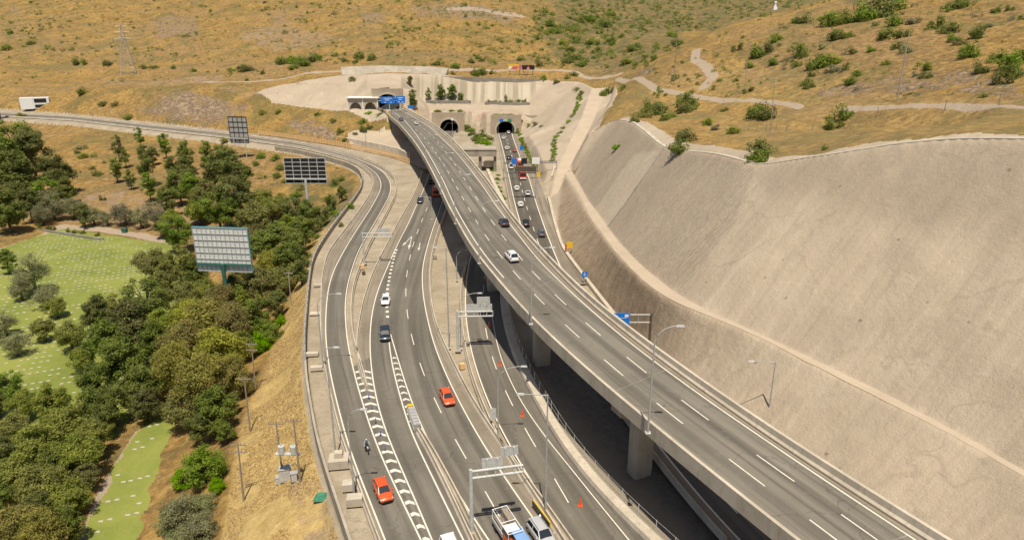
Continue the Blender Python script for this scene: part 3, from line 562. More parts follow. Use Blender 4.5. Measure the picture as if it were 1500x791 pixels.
# ------------------------------------------------------------------ sky, sun
w = bpy.data.worlds.new('World'); SC.world = w; w.use_nodes = True; wt = w.node_tree
sky = wt.nodes.new('ShaderNodeTexSky'); sky.sky_type = 'NISHITA'; sky.sun_disc = False
SUN = Vector((.03, -.38, 1)).normalized(); elev = math.asin(SUN.z)
sky.sun_elevation = elev; sky.sun_rotation = math.atan2(SUN.x, SUN.y); sky.air_density = 1.; sky.dust_density = 1.5
wt.links.new(sky.outputs[0], wt.nodes['Background'].inputs[0]); wt.nodes['Background'].inputs[1].default_value = .07
sl_ = bpy.data.lights.new('sun', 'SUN'); sl_.energy = 4.6; sl_.angle = R_(.53); sl_.color = (1, .915, .77)
so_ = bpy.data.objects.new('sun', sl_); COL.objects.link(so_); so_.rotation_euler = SUN.to_track_quat('Z', 'Y').to_euler()
SC.view_settings.view_transform = 'Standard'; SC.view_settings.look = 'None'; SC.view_settings.exposure = .32; SC.view_settings.gamma = 1
# ------------------------------------------------------------------ roads
def ribbon(name, left, right, mat, dz=0., thick=.3, n=None, label=None, parent=None, across=4, kind='structure'):
    n = n or int(max(cum(left)[-1], cum(right)[-1])/2)+2
    def rs(a): c = cum(a); t = np.linspace(0, c[-1], n); return np.stack([np.interp(t, c, a[:, k]) for k in range(3)], 1)
    L, Q = rs(left), rs(right); W = np.linalg.norm((Q-L)[:, :2], axis=1); s_ = cum((L+Q)/2)
    vs = []; uv = []
    for k in range(n):
        for j in range(across+1):
            t = j/across; p = L[k]*(1-t)+Q[k]*t; vs.append((p[0], p[1], p[2]+dz)); uv.append((W[k]*t, s_[k]))
    m = across+1; fs = [(k*m+j, k*m+j+1, (k+1)*m+j+1, (k+1)*m+j) for k in range(n-1) for j in range(across)]
    nt = len(fs); b = len(vs)
    for k in range(n):
        for q, t in ((L[k], 0), (Q[k], W[k])): vs.append((q[0], q[1], q[2]+dz-thick)); uv.append((t, s_[k]))
    for k in range(n-1):
        fs += [(b+2*k, k*m, (k+1)*m, b+2*k+2), (k*m+across, b+2*k+1, b+2*k+3, (k+1)*m+across)]
    me = bpy.data.meshes.new(name); me.from_pydata(vs, [], fs); ul = me.uv_layers.new(name='UVMap')
    lv = np.zeros(len(me.loops), np.int32); me.loops.foreach_get('vertex_index', lv); ul.data.foreach_set('uv', np.array(uv, np.float32)[lv].ravel())
    me.materials.append(M[mat] if isinstance(mat, str) else mat); me.update()
    bm = bmesh.new(); bm.from_mesh(me); bmesh.ops.recalc_face_normals(bm, faces=bm.faces)
    if sum(f.normal.z for f in bm.faces) < 0: bmesh.ops.reverse_faces(bm, faces=bm.faces)
    bm.to_mesh(me); bm.free()
    o = bpy.data.objects.new(name, me); COL.objects.link(o)
    if parent: o.parent = parent
    else: o['kind'] = kind
    return o
def S(pts, z=0., step=1.5, sig=4., s0=0, s1=0): return smooth(extend(arr(pts, z), s0, s1), step, sig)
def line_mb(mb, a, w_, dz=.012):
    nr = normals2(a); n = len(a); vs = []
    for k in range(n):
        for sgn in (-1, 1): vs.append((a[k,0]+nr[k,0]*w_/2*sgn, a[k,1]+nr[k,1]*w_/2*sgn, a[k,2]+dz))
    mb.add(vs, [(2*k, 2*k+1, 2*k+3, 2*k+2) for k in range(n-1)]); return mb
def sub(a, s0, s1, step=.8):
    c = cum(a); t = np.linspace(s0, s1, max(2, int((s1-s0)/step)+1)); return np.stack([np.interp(t, c, a[:, k]) for k in range(3)], 1)
def dashes(mb, pts, z, w_=.14, ln=4.8, before=0, after=0, sig=8.):
    a = arr(pts, z); c = cum(a); b = smooth(extend(a, 14*before+8, 14*after+8), 1., sig)
    cb = cum(b)
    pos_ = []
    for q in a:
        k = np.argmin(np.hypot(b[:,0]-q[0], b[:,1]-q[1])); pos_.append(cb[k])
    if before: pos_ = [pos_[0]-12*(i+1) for i in range(before)][::-1]+pos_
    if after: pos_ = pos_+[pos_[-1]+12*(i+1) for i in range(after)]
    for q in pos_:
        if q-ln/2 > 0 and q+ln/2 < cb[-1]: line_mb(mb, sub(b, q-ln/2, q+ln/2), w_)
def flat_build(mb, name, mat, parent):
    me = bpy.data.meshes.new(name); me.from_pydata(mb.v, [], mb.f); me.materials.append(M[mat]); me.update()
    bm = bmesh.new(); bm.from_mesh(me)
    for f in bm.faces:
        f.normal_update()
        if f.normal.z < 0: f.normal_flip()
    bm.to_mesh(me); bm.free(); o = bpy.data.objects.new(name, me); COL.objects.link(o); o.parent = parent; return o
NJ = dict(closed=True)
JERSEY = [(-.30,0),(-.28,.10),(-.12,.35),(-.08,.82),(.08,.82),(.12,.35),(.28,.10),(.30,0)]
def barrier(name, a, label, group=None, prof=JERSEY, mat='conc_pale', cat='barrier', dz=0.):
    b = a.copy(); b[:, 2] += dz
    o = MB().sweep(b, prof).build(name, mat); return tag(o, label, cat, group)
# ramp road A
al, ar_ = a_l, a_r
ra = ribbon('ramp_road', offset(a_l, -.15) if False else a_l, a_r, 'asph', .02)
def trim(a, y0=None):
    return a
sh = ribbon('road_shoulder', offset(resample(a_bar, 2), .3), a_l, 'shoulder', .015, .25)
mb = MB(); line_mb(mb, a_l, .18, .035); line_mb(mb, a_r, .18, .035); flat_build(mb, 'edge_line', 'white', ra)
barrier('concrete_barrier', a_bar, 'pale concrete barrier along the left side of the curving ramp road')
BR = [(538,572),(532,545),(526,524),(519,505),(516,491),(514,451),(517.5,420.6),(526,396),(532,380),(541,359),(556,333),(568,311),(579,288.8),(581,276),(578,262),(567,250),(548,239.5),(517,228.5),(489,220.5),(440,209),(400,203.5),(320,193),(213,182),(107,170.5),(0,164)]
abr = S(BR, 0, 2, 4, 0, 200)
barrier('concrete_barrier', abr, 'pale concrete barrier between the ramp road and the gravel island')
# main carriageway towards the camera
b_l = S(B_L, 0, 1.5, 4, 25, 135); r1r = S(R1_R, 0, 1.5, 4, 25, 0)
r1r = smooth(np.vstack([r1r, [(-27,285,0),(-28.5,310,0),(-30.0,340,0),(-31.2,386,0),(-31.5,420,0)]]), 1.5, 6)
b_l = smooth(np.vstack([b_l[b_l[:,1] < 262], [(-33.5,285,0),(-35.2,310,0),(-36.8,340,0),(-38.2,386,0),(-38.4,420,0)]]), 1.5, 6)
rm = ribbon('main_road', b_l, r1r, 'asph', .03)
shr = S(R1_BAR, 0, 1.5, 4, 25, 0)
k0 = r1r[r1r[:,1] < 235]
ribbon('road_shoulder', k0, shr, 'shoulder', .02, .25)
IB = [(533,560),(528,545),(523,524),(522,505),(527,470),(533,440),(545,406),(557,380),(569,357),(586,324),(603,295),(614,270),(617,255)]
ibr = S(IB, 0, 1.5, 4, 0, 4)
barrier('concrete_barrier', ibr, 'low concrete barrier along the right side of the gravel island')
k1 = b_l[(b_l[:,1] > 95) & (b_l[:,1] < 265)]; ribbon('road_shoulder', ibr, k1, 'shoulder', .018, .25)
mb = MB(); line_mb(mb, b_l, .18); line_mb(mb, r1r, .18); flat_build(mb, 'edge_line', 'white', rm).location.z = .03
g2l = S(G2_L, 0, 1.5, 4, 25, 0); g2r = S(G2_R, 0, 1.5, 4, 25, 0)
mb = MB(); line_mb(mb, g2l, .18); line_mb(mb, g2r, .18)
D1 = [(600,378),(595,401.4),(593.4,428.7),(595.6,460),(603,497.8),(616.8,541.4),(639.6,594.3),(673.4,658),(722.6,737.3)]
UP1 = [(625,307),(618,323),(611.5,340),(605,358)]
dashes(mb, UP1+D1, 0, before=0, after=2)
flat_build(mb, 'lane_line', 'white', rm).location.z = .032
# short square dashes before the split
mb = MB(); sq = arr([(582,364),(578.5,370),(577.5,376),(576,382),(574.5,389.5),(572.5,396),(571.3,402),(570,409),(569,416),(567.5,422.5),(566.6,431),(566.5,446),(567,454),(567.5,462.5),(568.5,471.5)], 0)
sq = smooth(sq, 1., 3.)
for q in np.arange(1, cum(sq)[-1]-1, 2.55): line_mb(mb, sub(sq, q, q+1.), .55)
flat_build(mb, 'split_dash', 'white', rm).location.z = .032
# gore chevrons
def gore(parent, la, lb, s0, s1, pitch, wdt, fwd, name='gore_chevron'):
    la = la[np.argsort(-la[:,1])]; lb = lb[np.argsort(-lb[:,1])]
    ys = np.arange(min(la[:,1].max(), lb[:,1].max(), s1), s0, -pitch); mb = MB()
    f = lambda a, y: np.array([np.interp(y, a[::-1,1], a[::-1,0]), y])
    for y in ys:
        p, q = f(la, y), f(lb, y); wd = np.linalg.norm(q-p)
        if wd < .55: continue
        d = (f(la, y-1)+f(lb, y-1)-f(la, y)-f(lb, y)); d /= np.linalg.norm(d); n = (q-p)/wd
        m = (p+q)/2-d*fwd*wd*.5; i0 = p+n*.22; i1 = q-n*.22
        t = d*wdt
        mb.add([(*i0,0),(*m,0),(*i1,0),(*(i1+t),0),(*(m+t),0),(*(i0+t),0)], [(0,1,4,5),(1,2,3,4)])
    o = flat_build(mb, name, 'white_worn', parent); o.location.z = .046; return o
gl = a_r[a_r[:,1] < 103]; gr = b_l[b_l[:,1] < 106]
gp = ribbon('gore_paving', gl, gr, 'asph', .028, .2)
gore(ra, gl, gr, 30, 100.5, 2.05, .62, .42)
gore(rm, g2l[g2l[:,1] < 106], g2r[g2r[:,1] < 106], 85, 108, 2.0, .5, .6).location.z = .045
# painted arrows
mb = MB()
def arrow(u, v, du, dv, ln, w_):
    p = P(u, v)[:2]; q = P(u+du, v+dv)[:2]; d = (q-p)/np.linalg.norm(q-p); n = np.array([d[1], -d[0]])
    e = p+d*ln; hd = p+d*(ln*.68)
    mb.add([(*(p+n*w_/2),0),(*(p-n*w_/2),0),(*(hd-n*w_/2),0),(*(hd+n*w_/2),0)], [(0,1,2,3)])
    mb.add([(*(hd+n*w_*1.9),0),(*(hd-n*w_*1.9),0),(*e,0)], [(0,1,2)])
def arrow2(u0, v0, u1, v1, w_): p, q = P(u0, v0), P(u1, v1); arrow(u0, v0, u1-u0, v1-v0, np.linalg.norm(q-p), w_)
arrow2(603.5,346,589,361,.17); arrow2(603.5,346,598.5,366,.18); arrow2(615.5,356,613,367.5,.18)
flat_build(mb, 'lane_arrow', 'white_worn', rm).location.z = .047
# closed carriageway beside it
r2l = S(R2_L, 0, 1.5, 4, 25, 0); r2l = smooth(np.vstack([r2l, [(-8.5,175,0),(-11.5,210,0),(-16.5,250,0),(-21,290,0)]]), 1.5, 8)
r2r = S(R2_R, 0, 1.5, 4, 25, 0); r2r = smooth(np.vstack([r2r, [(.4,175,0),(-2.8,210,0),(-8,250,0),(-12.5,290,0)]]), 1.5, 8)
r2 = ribbon('closed_road', r2l, r2r, 'asph', .03)
mb = MB(); line_mb(mb, r2l, .2); line_mb(mb, S(R2_E, 0, 1.5, 4, 20, 0), .14)
dashes(mb, [(712.5,403),(705.5,424),(707.5,455),(711,488),(721.6,531.6),(742.3,581.5),(776,642),(824,717.9)], 0, after=2); flat_build(mb, 'lane_line', 'white', r2).location.z = .032
# gravel median kept as ground; barriers of the median and beyond
barrier('concrete_barrier', shr, 'concrete barrier between the main road and the gravel median', 'concrete barriers beside the closed road')
r2b = S(R2_BAR, 0, 1.5, 4, 25, 0); barrier('concrete_barrier', r2b, 'concrete barrier along the left side of the closed road with cones', 'concrete barriers beside the closed road')
PARA = [(0,0),(0,.45),(.15,.95),(.45,1.0),(1.3,.98),(1.35,-.3),(0,-.3)]
barrier('concrete_parapet', r2r, 'wide pale concrete parapet on the right side of the closed road', prof=PARA)
# road to the right-hand tunnel
t_l = arr(T_L); t_r = arr(T_R)
t_l = smooth(np.vstack([[(-7.6,420,0),(-7.3,378,0)], t_l, [(5.2,150,0),(8.6,130,0),(13,108,0),(18.,85,0),(22.8,66,0),(29.5,48,0),(38,30,0)]]), 2, 6)
t_r = smooth(np.vstack([[(-.1,420,0),(0.0,378,0)], t_r, [(14.2,130,0),(18.2,109,0),(22.9,86.5,0),(27.5,67.5,0),(33.5,51,0),(42,33,0)]]), 2, 6)
rt = ribbon('tunnel_road', t_l, t_r, 'asph_dark', .03)
ribbon('road_shoulder', offset(t_l[t_l[:,1] < 376], 2.2 if t_l[0,1] < t_l[-1,1] and False else 1.6), offset(t_l[t_l[:,1] < 376], -.0), 'shoulder', .012, .2)
tsr = t_r[(t_r[:,1] < 376) & (t_r[:,1] > 140)]; sgn = -1
ribbon('road_shoulder', tsr, offset(tsr, -3.6), 'shoulder', .014, .2)
mb = MB(); line_mb(mb, t_l, .25); line_mb(mb, t_r, .25)
tm = (resample(t_l, 2)[:0]); n_ = 300; A_ = lambda a: np.stack([np.interp(np.linspace(0, 1, n_), cum(a)/cum(a)[-1], a[:, k]) for k in range(3)], 1)
tm = (A_(t_l)+A_(t_r))/2
for q in np.arange(4, cum(tm)[-1]-6, 12.): line_mb(mb, sub(tm, q, q+4.5), .17)
flat_build(mb, 'lane_line', 'white', rt).location.z = .032
tb = offset(t_l[(t_l[:,1] > 60) & (t_l[:,1] < 372)], 1.7); barrier('concrete_barrier', tb, 'concrete barrier along the left side of the road to the right-hand tunnel')
tbr = offset(toe[(toe[:,1] > 40) & (toe[:,1] < 225)], .9); barrier('concrete_kerb', tbr, 'pale concrete kerb wall at the foot of the sprayed slope', prof=[(-.5,-.4),(-.5,.5),(.3,.55),(.35,-.4)], cat='kerb wall')
# ------------------------------------------------------------------ viaduct
ZT = DK+1.0
v_l = smooth(extend(arr(V_L, ZT), 18, 45), 1.5, 7); v_r = smooth(extend(arr(V_R, ZT), 18, 45), 1.5, 7)
v_l[:, 2] = DK; v_r[:, 2] = DK
va = empty('viaduct', (0, 0, 0), label='long curving concrete viaduct crossing over the lower roads towards the left tunnel', cat='viaduct')
ribbon('deck_surface', v_l, v_r, 'asph_deck', 0., .05, parent=va, across=6)
NV = int(cum(v_l)[-1]/2.5)
def rsn(a, n): c = cum(a); t = np.linspace(0, c[-1], n); return np.stack([np.interp(t, c, a[:, k]) for k in range(3)], 1)
VL, VR = rsn(v_l, NV), rsn(v_r, NV)
vs = []; fs = []
prof = [(0,-.05),(0,-.45),(.12,-1.0),(.30,-1.9),(.70,-1.9),(.88,-1.0),(1,-.45),(1,-.05)]
for k in range(NV):
    for t, z in prof: p = VL[k]*(1-t)+VR[k]*t; vs.append((p[0], p[1], p[2]+z))
m = len(prof)
for k in range(NV-1):
    for j in range(m): fs.append((k*m+j, (k+1)*m+j, (k+1)*m+(j+1) % m, k*m+(j+1) % m))
MB().add(vs, fs).build('deck_girder', 'conc', va)
PL = [(-.28,-.75),(-.28,1.0),(.08,1.0),(.14,.35),(.34,.12),(.34,-.02),(-.04,-.02),(-.04,-.75)]
o = MB().sweep(VL, [(-a, b) for a, b in PL]).build('parapet', 'conc_pale', va); o = MB().sweep(VR, PL).build('parapet', 'conc_pale', va)
vlr = S(VR_LINE, DK, 1.5, 6, 0, 30)
# pale shoulder strip with its gutter between the right line and the parapet
vri = offset(v_r, -.36); 
mb = MB(); line_mb(mb, vlr, .18, .014); vll = S(VL_LINE, DK, 1.5, 6); line_mb(mb, vll, .2, .014)
vnl = offset(v_l[v_l[:,1] < 150], -.75) if False else None
dashes(mb, VD_L, DK, before=3, after=1); dashes(mb, VD_R, DK, before=2, after=1)
flat_build(mb, 'lane_line', 'white', va)
y0 = 60
qa = vlr[(vlr[:,1] > 40) & (vlr[:,1] < 372)]; qb = vri[(vri[:,1] > 36) & (vri[:,1] < 372)]
ribbon('deck_shoulder', offset(qa, .2 if qa[0,1] > qa[-1,1] and normals2(qa)[0,0] > 0 else -.2), qb, 'shoulder', .006, .004, parent=va)
g1 = offset(qb, -.75 if normals2(qb)[0,0] > 0 else .75); mb = MB(); line_mb(mb, g1, .22, .02); flat_build(mb, 'gutter', 'rust', va)
def pier(y, col='conc'):
    k = np.argmin(abs(VL[:,1]-y)); a = VL[k]; j = np.argmin(np.hypot(VR[:,0]-a[0]-10, VR[:,1]-a[1]-4)) if False else k
    t = VL[min(k+2, NV-1)]-VL[k-2]; t /= np.linalg.norm(t); n = np.array([t[1], -t[0]]); 
    if n[0] < 0: n = -n
    wd = np.dot((VR[j]-a)[:2], n[:2]) if abs(np.dot((VR[j]-a)[:2], n[:2])) > 6 else 12
    ang = math.atan2(n[1], n[0]); cx_, cy_ = a[0]+n[0]*wd*.46, a[1]+n[1]*wd*.46
    pr = bpy.data.objects.new('x', None) if False else None
    mb = MB(); g = -.6
    # chamfered column
    pts_ = [(-1.3,-.75),(-1.05,-1.),(1.05,-1.),(1.3,-.75),(1.3,.75),(1.05,1.),(-1.05,1.),(-1.3,.75)]; ca, sa = math.cos(ang), math.sin(ang)
    W_ = lambda x, y_, z: (cx_+x*ca-y_*sa, cy_+x*sa+y_*ca, z)
    mb.prism([W_(x, y_, g) for x, y_ in pts_], (0, 0, 8.2+.6))
    c = mb.build('pier', 'conc_dark' if col == 'd' else 'conc', va)
    hb = MB(); h = wd*.36
    hb.prism([W_(-h, -1.1, 10.08), W_(-h, -1.1, 9.1), W_(-1.6, -1.1, 8.1), W_(1.6, -1.1, 8.1), W_(h, -1.1, 9.1), W_(h, -1.1, 10.08)], tuple(Vector(W_(0, 2.2, 0))-Vector(W_(0, 0, 0))))
    hb.build('crosshead', 'conc', c)
def pier_px(u, v):
    """a pier whose column stands where the photo shows its foot"""
    p = P(u, v, -.3); k = np.argmin(np.hypot(VL[:,0]-p[0], VL[:,1]-p[1])); return VL[k,1]
pier_ys = [44, pier_px(932, 690)+.5, 103, 137, 172, 208, 246, 285, 322]
for y in pier_ys: pier(y)
# ------------------------------------------------------------------ tunnels
def portal(name, cx_, y, hw, bz, bh, wl, wr, wt, label, mat='conc', ring=.75):
    """headwall with an arched opening, a proud ring round it and the bore behind it"""
    root = empty(name, (cx_, y, bz), label=label, cat='tunnel portal')
    sb = bh-hw*.92; n = 20
    arc = [(hw*math.cos(t), sb+hw*.92*math.sin(t)) for t in np.linspace(0, math.pi, n)]
    inner = [(hw*.96, -.3)]+arc+[(-hw*.96, -.3)]
    vs = []; fs = []; m = len(inner)
    def outp(p):
        if p is inner[0]: return (wr, -.3)
        if p is inner[-1]: return (-wl, -.3)
        t = math.atan2(p[1]-sb*.0, p[0]); dx, dz = p
        sx = (wr/dx if dx > 1e-6 else (-wl/dx if dx < -1e-6 else 1e9)); sz = wt/max(dz, 1e-6); q = min(sx, sz); return (dx*q, dz*q)
    for p in inner:
        o_ = outp(p); vs += [(p[0], 0, p[1]), (o_[0], 0, o_[1]), (p[0], 1.0, p[1]), (o_[0], 1.0, o_[1])]
    for k in range(m-1):
        a, b = 4*k, 4*k+4; fs += [(a, a+1, b+1, b), (a+2, b+2, b+3, a+3), (a, b, b+2, a+2), (a+1, a+3, b+3, b+1)]
    mb = MB().add(vs, fs)
    for q in ((wr, wt), (-wl, wt)):     # corner wedges left by the radial fan
        pass
    mb.build('headwall', mat, root)
    # the corners, proud by nothing: plain quads closing the rectangle
    cmb = MB(); tops = [outp(p) for p in inner]
    rt_ = [t for t in tops if abs(t[0]-wr) < 1e-4]; lt_ = [t for t in tops if abs(t[0]+wl) < 1e-4]; up_ = [t for t in tops if abs(t[1]-wt) < 1e-4]
    if rt_ and up_:
        MB().prism([(rt_[-1][0],0,rt_[-1][1]), (wr,0,wt), (up_[0][0],0,wt)], (0,1,0)).build('headwall_corner', mat, root); MB().prism([(lt_[0][0],0,lt_[0][1]), (-wl,0,wt), (up_[-1][0],0,wt)], (0,1,0)).build('headwall_corner', mat, root)
    rv = []; rf = []
    for k, (x, z) in enumerate(inner):
        t = math.atan2(max(z-sb, 0), x); ox, oz = (x+ring*math.cos(t), z+ring*math.sin(t)) if z >= sb else (x+ring*(1 if x > 0 else -1), z)
        rv += [(x*.985, -.7, z), (ox, -.7, oz), (x*.985, .3, z), (ox, -.003, oz)]
    for k in range(m-1):
        a, b = 4*k, 4*k+4; rf += [(a, a+1, b+1, b), (a, b, b+2, a+2), (a+1, a+3, b+3, b+1)]
    MB().add(rv, rf).build('portal_ring', 'conc_pale', root)
    bv = []; bf = []
    for yy in (.98, 14, 40):
        for x, z in inner: bv.append((x*1.0, yy, z))
    for s_ in range(2):
        for k in range(m-1): bf.append((s_*m+k, s_*m+k+1, (s_+1)*m+k+1, (s_+1)*m+k))
    bf.append(tuple(2*m+k for k in range(m)))
    MB().add(bv, bf).build('bore', 'tunnel', root)
    return root
BX = BORES
pL = portal('tunnel_portal', BX[0][0], 385.2, 5.1, 0, 6.6, 9.5, 8.5, 10.2, 'arched tunnel mouth with pale rim half hidden behind the viaduct', 'shot')
pR = portal('tunnel_portal', BX[1][0], 377.2, 4.95, 0, 6.5, 8, 8.5, 9.8, 'arched tunnel mouth with blue and green lane signs above it', 'shot')
pT = portal('tunnel_portal', BX[2][0], 385.8, 6.6, DK, 8.0, 8.5, 8.5, 10.8, 'large arched tunnel mouth at the end of the viaduct below big blue signs', 'shot')
for cx_, root in ((-2.2, pR), (2.2, pR)):
    MB().box((cx_, -.85, 7.15), (2.1, .2, 1.3)).build('lane_sign', 'blue' if cx_ < 0 else 'sgreen', root)
ribbon('ground_floor', np.array([(-9,376,.0),(-9,420,0.)]), np.array([(2,376,0.),(2,420,0.)]), 'asph_dark', .01, .2) if False else None
# retaining walls and planters round the portals
def wall(name, pts, h, t, label, mat='conc', cat='wall', z0=None):
    a = resample(np.array(pts, float), 2.); o = MB().sweep(a, [(-t/2,-1.),(-t/2,h),(t/2,h),(t/2,-1.)]).build(name, mat); return tag(o, label, cat)

bo_, bi_ = rsn(bench_o, 160), rsn(bench_i, 160)
bo_[:, 2] += .10; bi_[:, 2] += .10; bo_[:, :2] += normals2(bo_)*(rng.normal(0, .08, 160)+.12*np.sin(np.arange(160)*.31)-.3*np.sign((bi_-bo_)[80,:2]@normals2(bo_)[80])*-1)[:, None]; bi_[:, :2] += normals2(bi_)*(rng.normal(0, .1, 160)+.2*np.sin(np.arange(160)*.23))[:, None]
ribbon('bench_track', offset(bo_, 0), bi_, 'dirt', 0., .5, across=3)

for y in pier_ys[:-1]:
    k = int(np.argmin(abs(VL[:,1]-y))); a, b = VL[k], VR[k]; m = MB(); d = (VL[k+1]-VL[k-1])[:2]; d /= np.linalg.norm(d); d *= .05
    a2 = a*.985+b*.015; b2 = b*.985+a*.015; m.add([(a2[0]-d[0],a2[1]-d[1],DK+.012),(a2[0]+d[0],a2[1]+d[1],DK+.012),(b2[0]+d[0],b2[1]+d[1],DK+.012),(b2[0]-d[0],b2[1]-d[1],DK+.012)], [(0,1,2,3)]); flat_build(m, 'expansion_joint', 'conc_dark', va)
# ------------------------------------------------------------------ poles, lamps, gantries, signs
def zat(base, u, v):
    d = ray(u, v); return H+d[2]/math.hypot(d[0], d[1])*math.hypot(base[0], base[1])
def at_z(base, u, v, z):
    """point at height z in the vertical plane facing the camera through base"""
    d = ray(u, v); s = base[1]/d[1]; return np.array([d[0]*s, base[1], z])
def lamp(bp, zb, tp, hp, label, group='street lamps along the roads', straight=False):
    b = P(bp[0], bp[1], zb); zt = zat(b, *tp); zh = zt+(.05 if straight else .35); h = at_z(b, *hp, zh); dx = h[0]-b[0]
    root = empty('street_lamp', b, label=label, cat='street lamp', group=group); hh = zt-zb
    top = hh-(1.6 if not straight else 0.)
    MB().tube([(0,0,0), (0,0,hh*.5), (0,0,top)], [.13, .10, .075], 8).build('pole', 'pole', root)
    MB().box((0,0,.05), (.55,.55,.1)).build('base_plate', 'galv', root)
    sx = 1 if dx > 0 else -1; n = 7
    if straight: arm = [(0,0,hh-.1), (dx*.5,0,hh+.0), (dx,0,hh+.08)]
    else: arm = [(dx*(1-math.cos(t)), 0, top+(hh+.35-top)*math.sin(t)) for t in np.linspace(0, math.pi/2, n)]
    MB().tube(arm, [.07]+[.05]*(len(arm)-1), 6).build('arm', 'pole', root)
    e = arm[-1]; MB().box((e[0]+sx*.32, 0, e[2]), (.85,.32,.14), taper=.8).build('lamp_head', 'galv', root)
    return root
lamp((949,634),DK+.3,(957,482),(993,470),'tall curved lamp on the left parapet of the viaduct just above the big pier')
lamp((778,475),DK+.3,(782,366),(806,354),'curved lamp on the left viaduct parapet level with the white car')
lamp((702,386),DK+.3,(703,297),(726,288),'curved lamp on the left viaduct parapet behind the white car')
lamp((667,328),DK+.3,(668,258),(684,246.5),'curved lamp on the left viaduct parapet, fourth from the near end')
lamp((646,284),DK+.3,(646.5,226),(661,216),'curved lamp on the left viaduct parapet, fifth from the near end')
lamp((624,234),DK+.3,(624.5,199),(638,192),'curved lamp on the left viaduct parapet near the tunnel end')
lamp((669.5,411),0,(670.5,368),(683,357.5),'curved lamp at the edge of the viaduct shadow behind the gravel median')
lamp((675,511),0,(677,432),(700,420.5),'curved lamp on the gravel median beside the sign gantry')
lamp((658,510),0,(655.5,363),(640,361),'tall straight-armed lamp with a flat white head on the gravel median', straight=True)
lamp((730,645),0,(735,540),(764,521.5),'curved lamp on the strip between the main road and the closed road')
lamp((799,754),0,(804,578),(767,580.5),'tall straight-armed lamp at the near end of the closed road', straight=True)
lamp((1121,640),0,(1131,529),(1104,529.5),'straight-armed lamp behind the viaduct at the foot of the sprayed slope', straight=True)
lamp((519,725),0,(516,602),(527,583),'curved lamp on the left edge of the ramp beside the orange car')
lamp((492,668),0,(489,508),(488,502),'slim lamp post standing on a concrete block left of the motorcycle', straight=True)
lamp((474,540),0,(476,432),(493,424.5),'curved lamp on the left edge of the ramp beyond the concrete blocks')
lamp((632.4,321),0,(632,289),(617,288),'straight-armed lamp beside the dark car near the viaduct shadow', straight=True)
lamp((838,404),0,(838,378),(805,355.5),'curved lamp beside the right-hand tunnel road behind the parapet') if False else None
lamp((790,388),0,(789,366),(806,355),'low curved lamp beside the tunnel road seen behind the viaduct parapet') if False else None
lamp((462,342),-1,(455,310),(484,331),'x') if False else None
def panel(mb, u, w_, z0, z1, y=0., t=.12): mb.box((u, y, (z0+z1)/2), (w_, t, z1-z0))
def gantry(bp, zb, tp, ep, panels, label, mat='galv', pmat='galv', r=.2, back=True, group=None, gap=.85, mark=None):
    """cantilever gantry: foot, top of post and free end as seen; panels (from, to, z0, z1) along the beam"""
    b = P(bp[0], bp[1], zb); zt = zat(b, *tp); e = P(ep[0], ep[1], zt) if zt < H-3 else at_z(b, *ep, zt)
    d = np.array([e[0]-b[0], e[1]-b[1]]); L = np.linalg.norm(d); ang = math.atan2(d[1], d[0]); h = zt-zb
    root = empty('sign_gantry', b, ang, label, 'sign gantry', group)
    MB().tube([(0,0,0), (0,0,h+.25)], [r*1.25, r], 10).build('post', mat, root)
    MB().box((0,0,.12), (1.0,1.0,.24)).build('base_plate', 'conc', root)
    mb = MB(); mb.tube([(0,0,h), (L,0,h)], r*.7, 8); mb.tube([(0,0,h-gap), (L,0,h-gap)], r*.7, 8)
    for q in np.linspace(.12, 1, 6): mb.tube([(L*q,0,h-gap), (L*q,0,h)], r*.4, 6)
    mb.build('beam', mat, root)
    for p in panels:
        m = MB(); a, c, z0, z1 = p[:4]; m.box(((a+c)/2*L, .38, h+(z0+z1)/2), ((c-a)*L, .1, z1-z0)); o = m.build('sign_panel', p[4] if len(p) > 4 else pmat, root)
        for q in (.25, .75): MB().box(((a+(c-a)*q)*L, .2, h+(z0+z1)/2), (.12, .25, (z1-z0)*.95)).build('bracket', mat, o)
        if mark: mark(o, (a+c)/2*L, h+(z0+z1)/2, (c-a)*L, z1-z0)
    return root
gantry((691.5,780),0,(689.6,690.5),(766,681),[(.22,.62,-.25,1.15),(.58,.92,1.18,2.3)],'grey cantilever sign gantry over the main road at the bottom, seen from behind')
gantry((671,514),0,(671,457),(722,456),[(.25,.98,-.2,1.2),(.56,.92,1.22,2.5)],'grey cantilever sign gantry on the gravel median over the closed road')
gantry((534,387),0,(533.5,342),(574,342),[(.47,.92,.15,1.1)],'grey cantilever sign gantry on the island between ramp and main road', r=.18)
def strokes(o, cx_, cz, w_, h_):
    m = MB()
    for k, (a, b, z) in enumerate([(-.38,.2,.28),(-.38,.05,.02),(-.38,.3,-.24)]): m.box((cx_+(a+b)/2*w_, .32 if True else 0, cz+z*h_), ((b-a)*w_, .02, h_*.10))
    m.build('sign_lettering', 'sign_white', o)
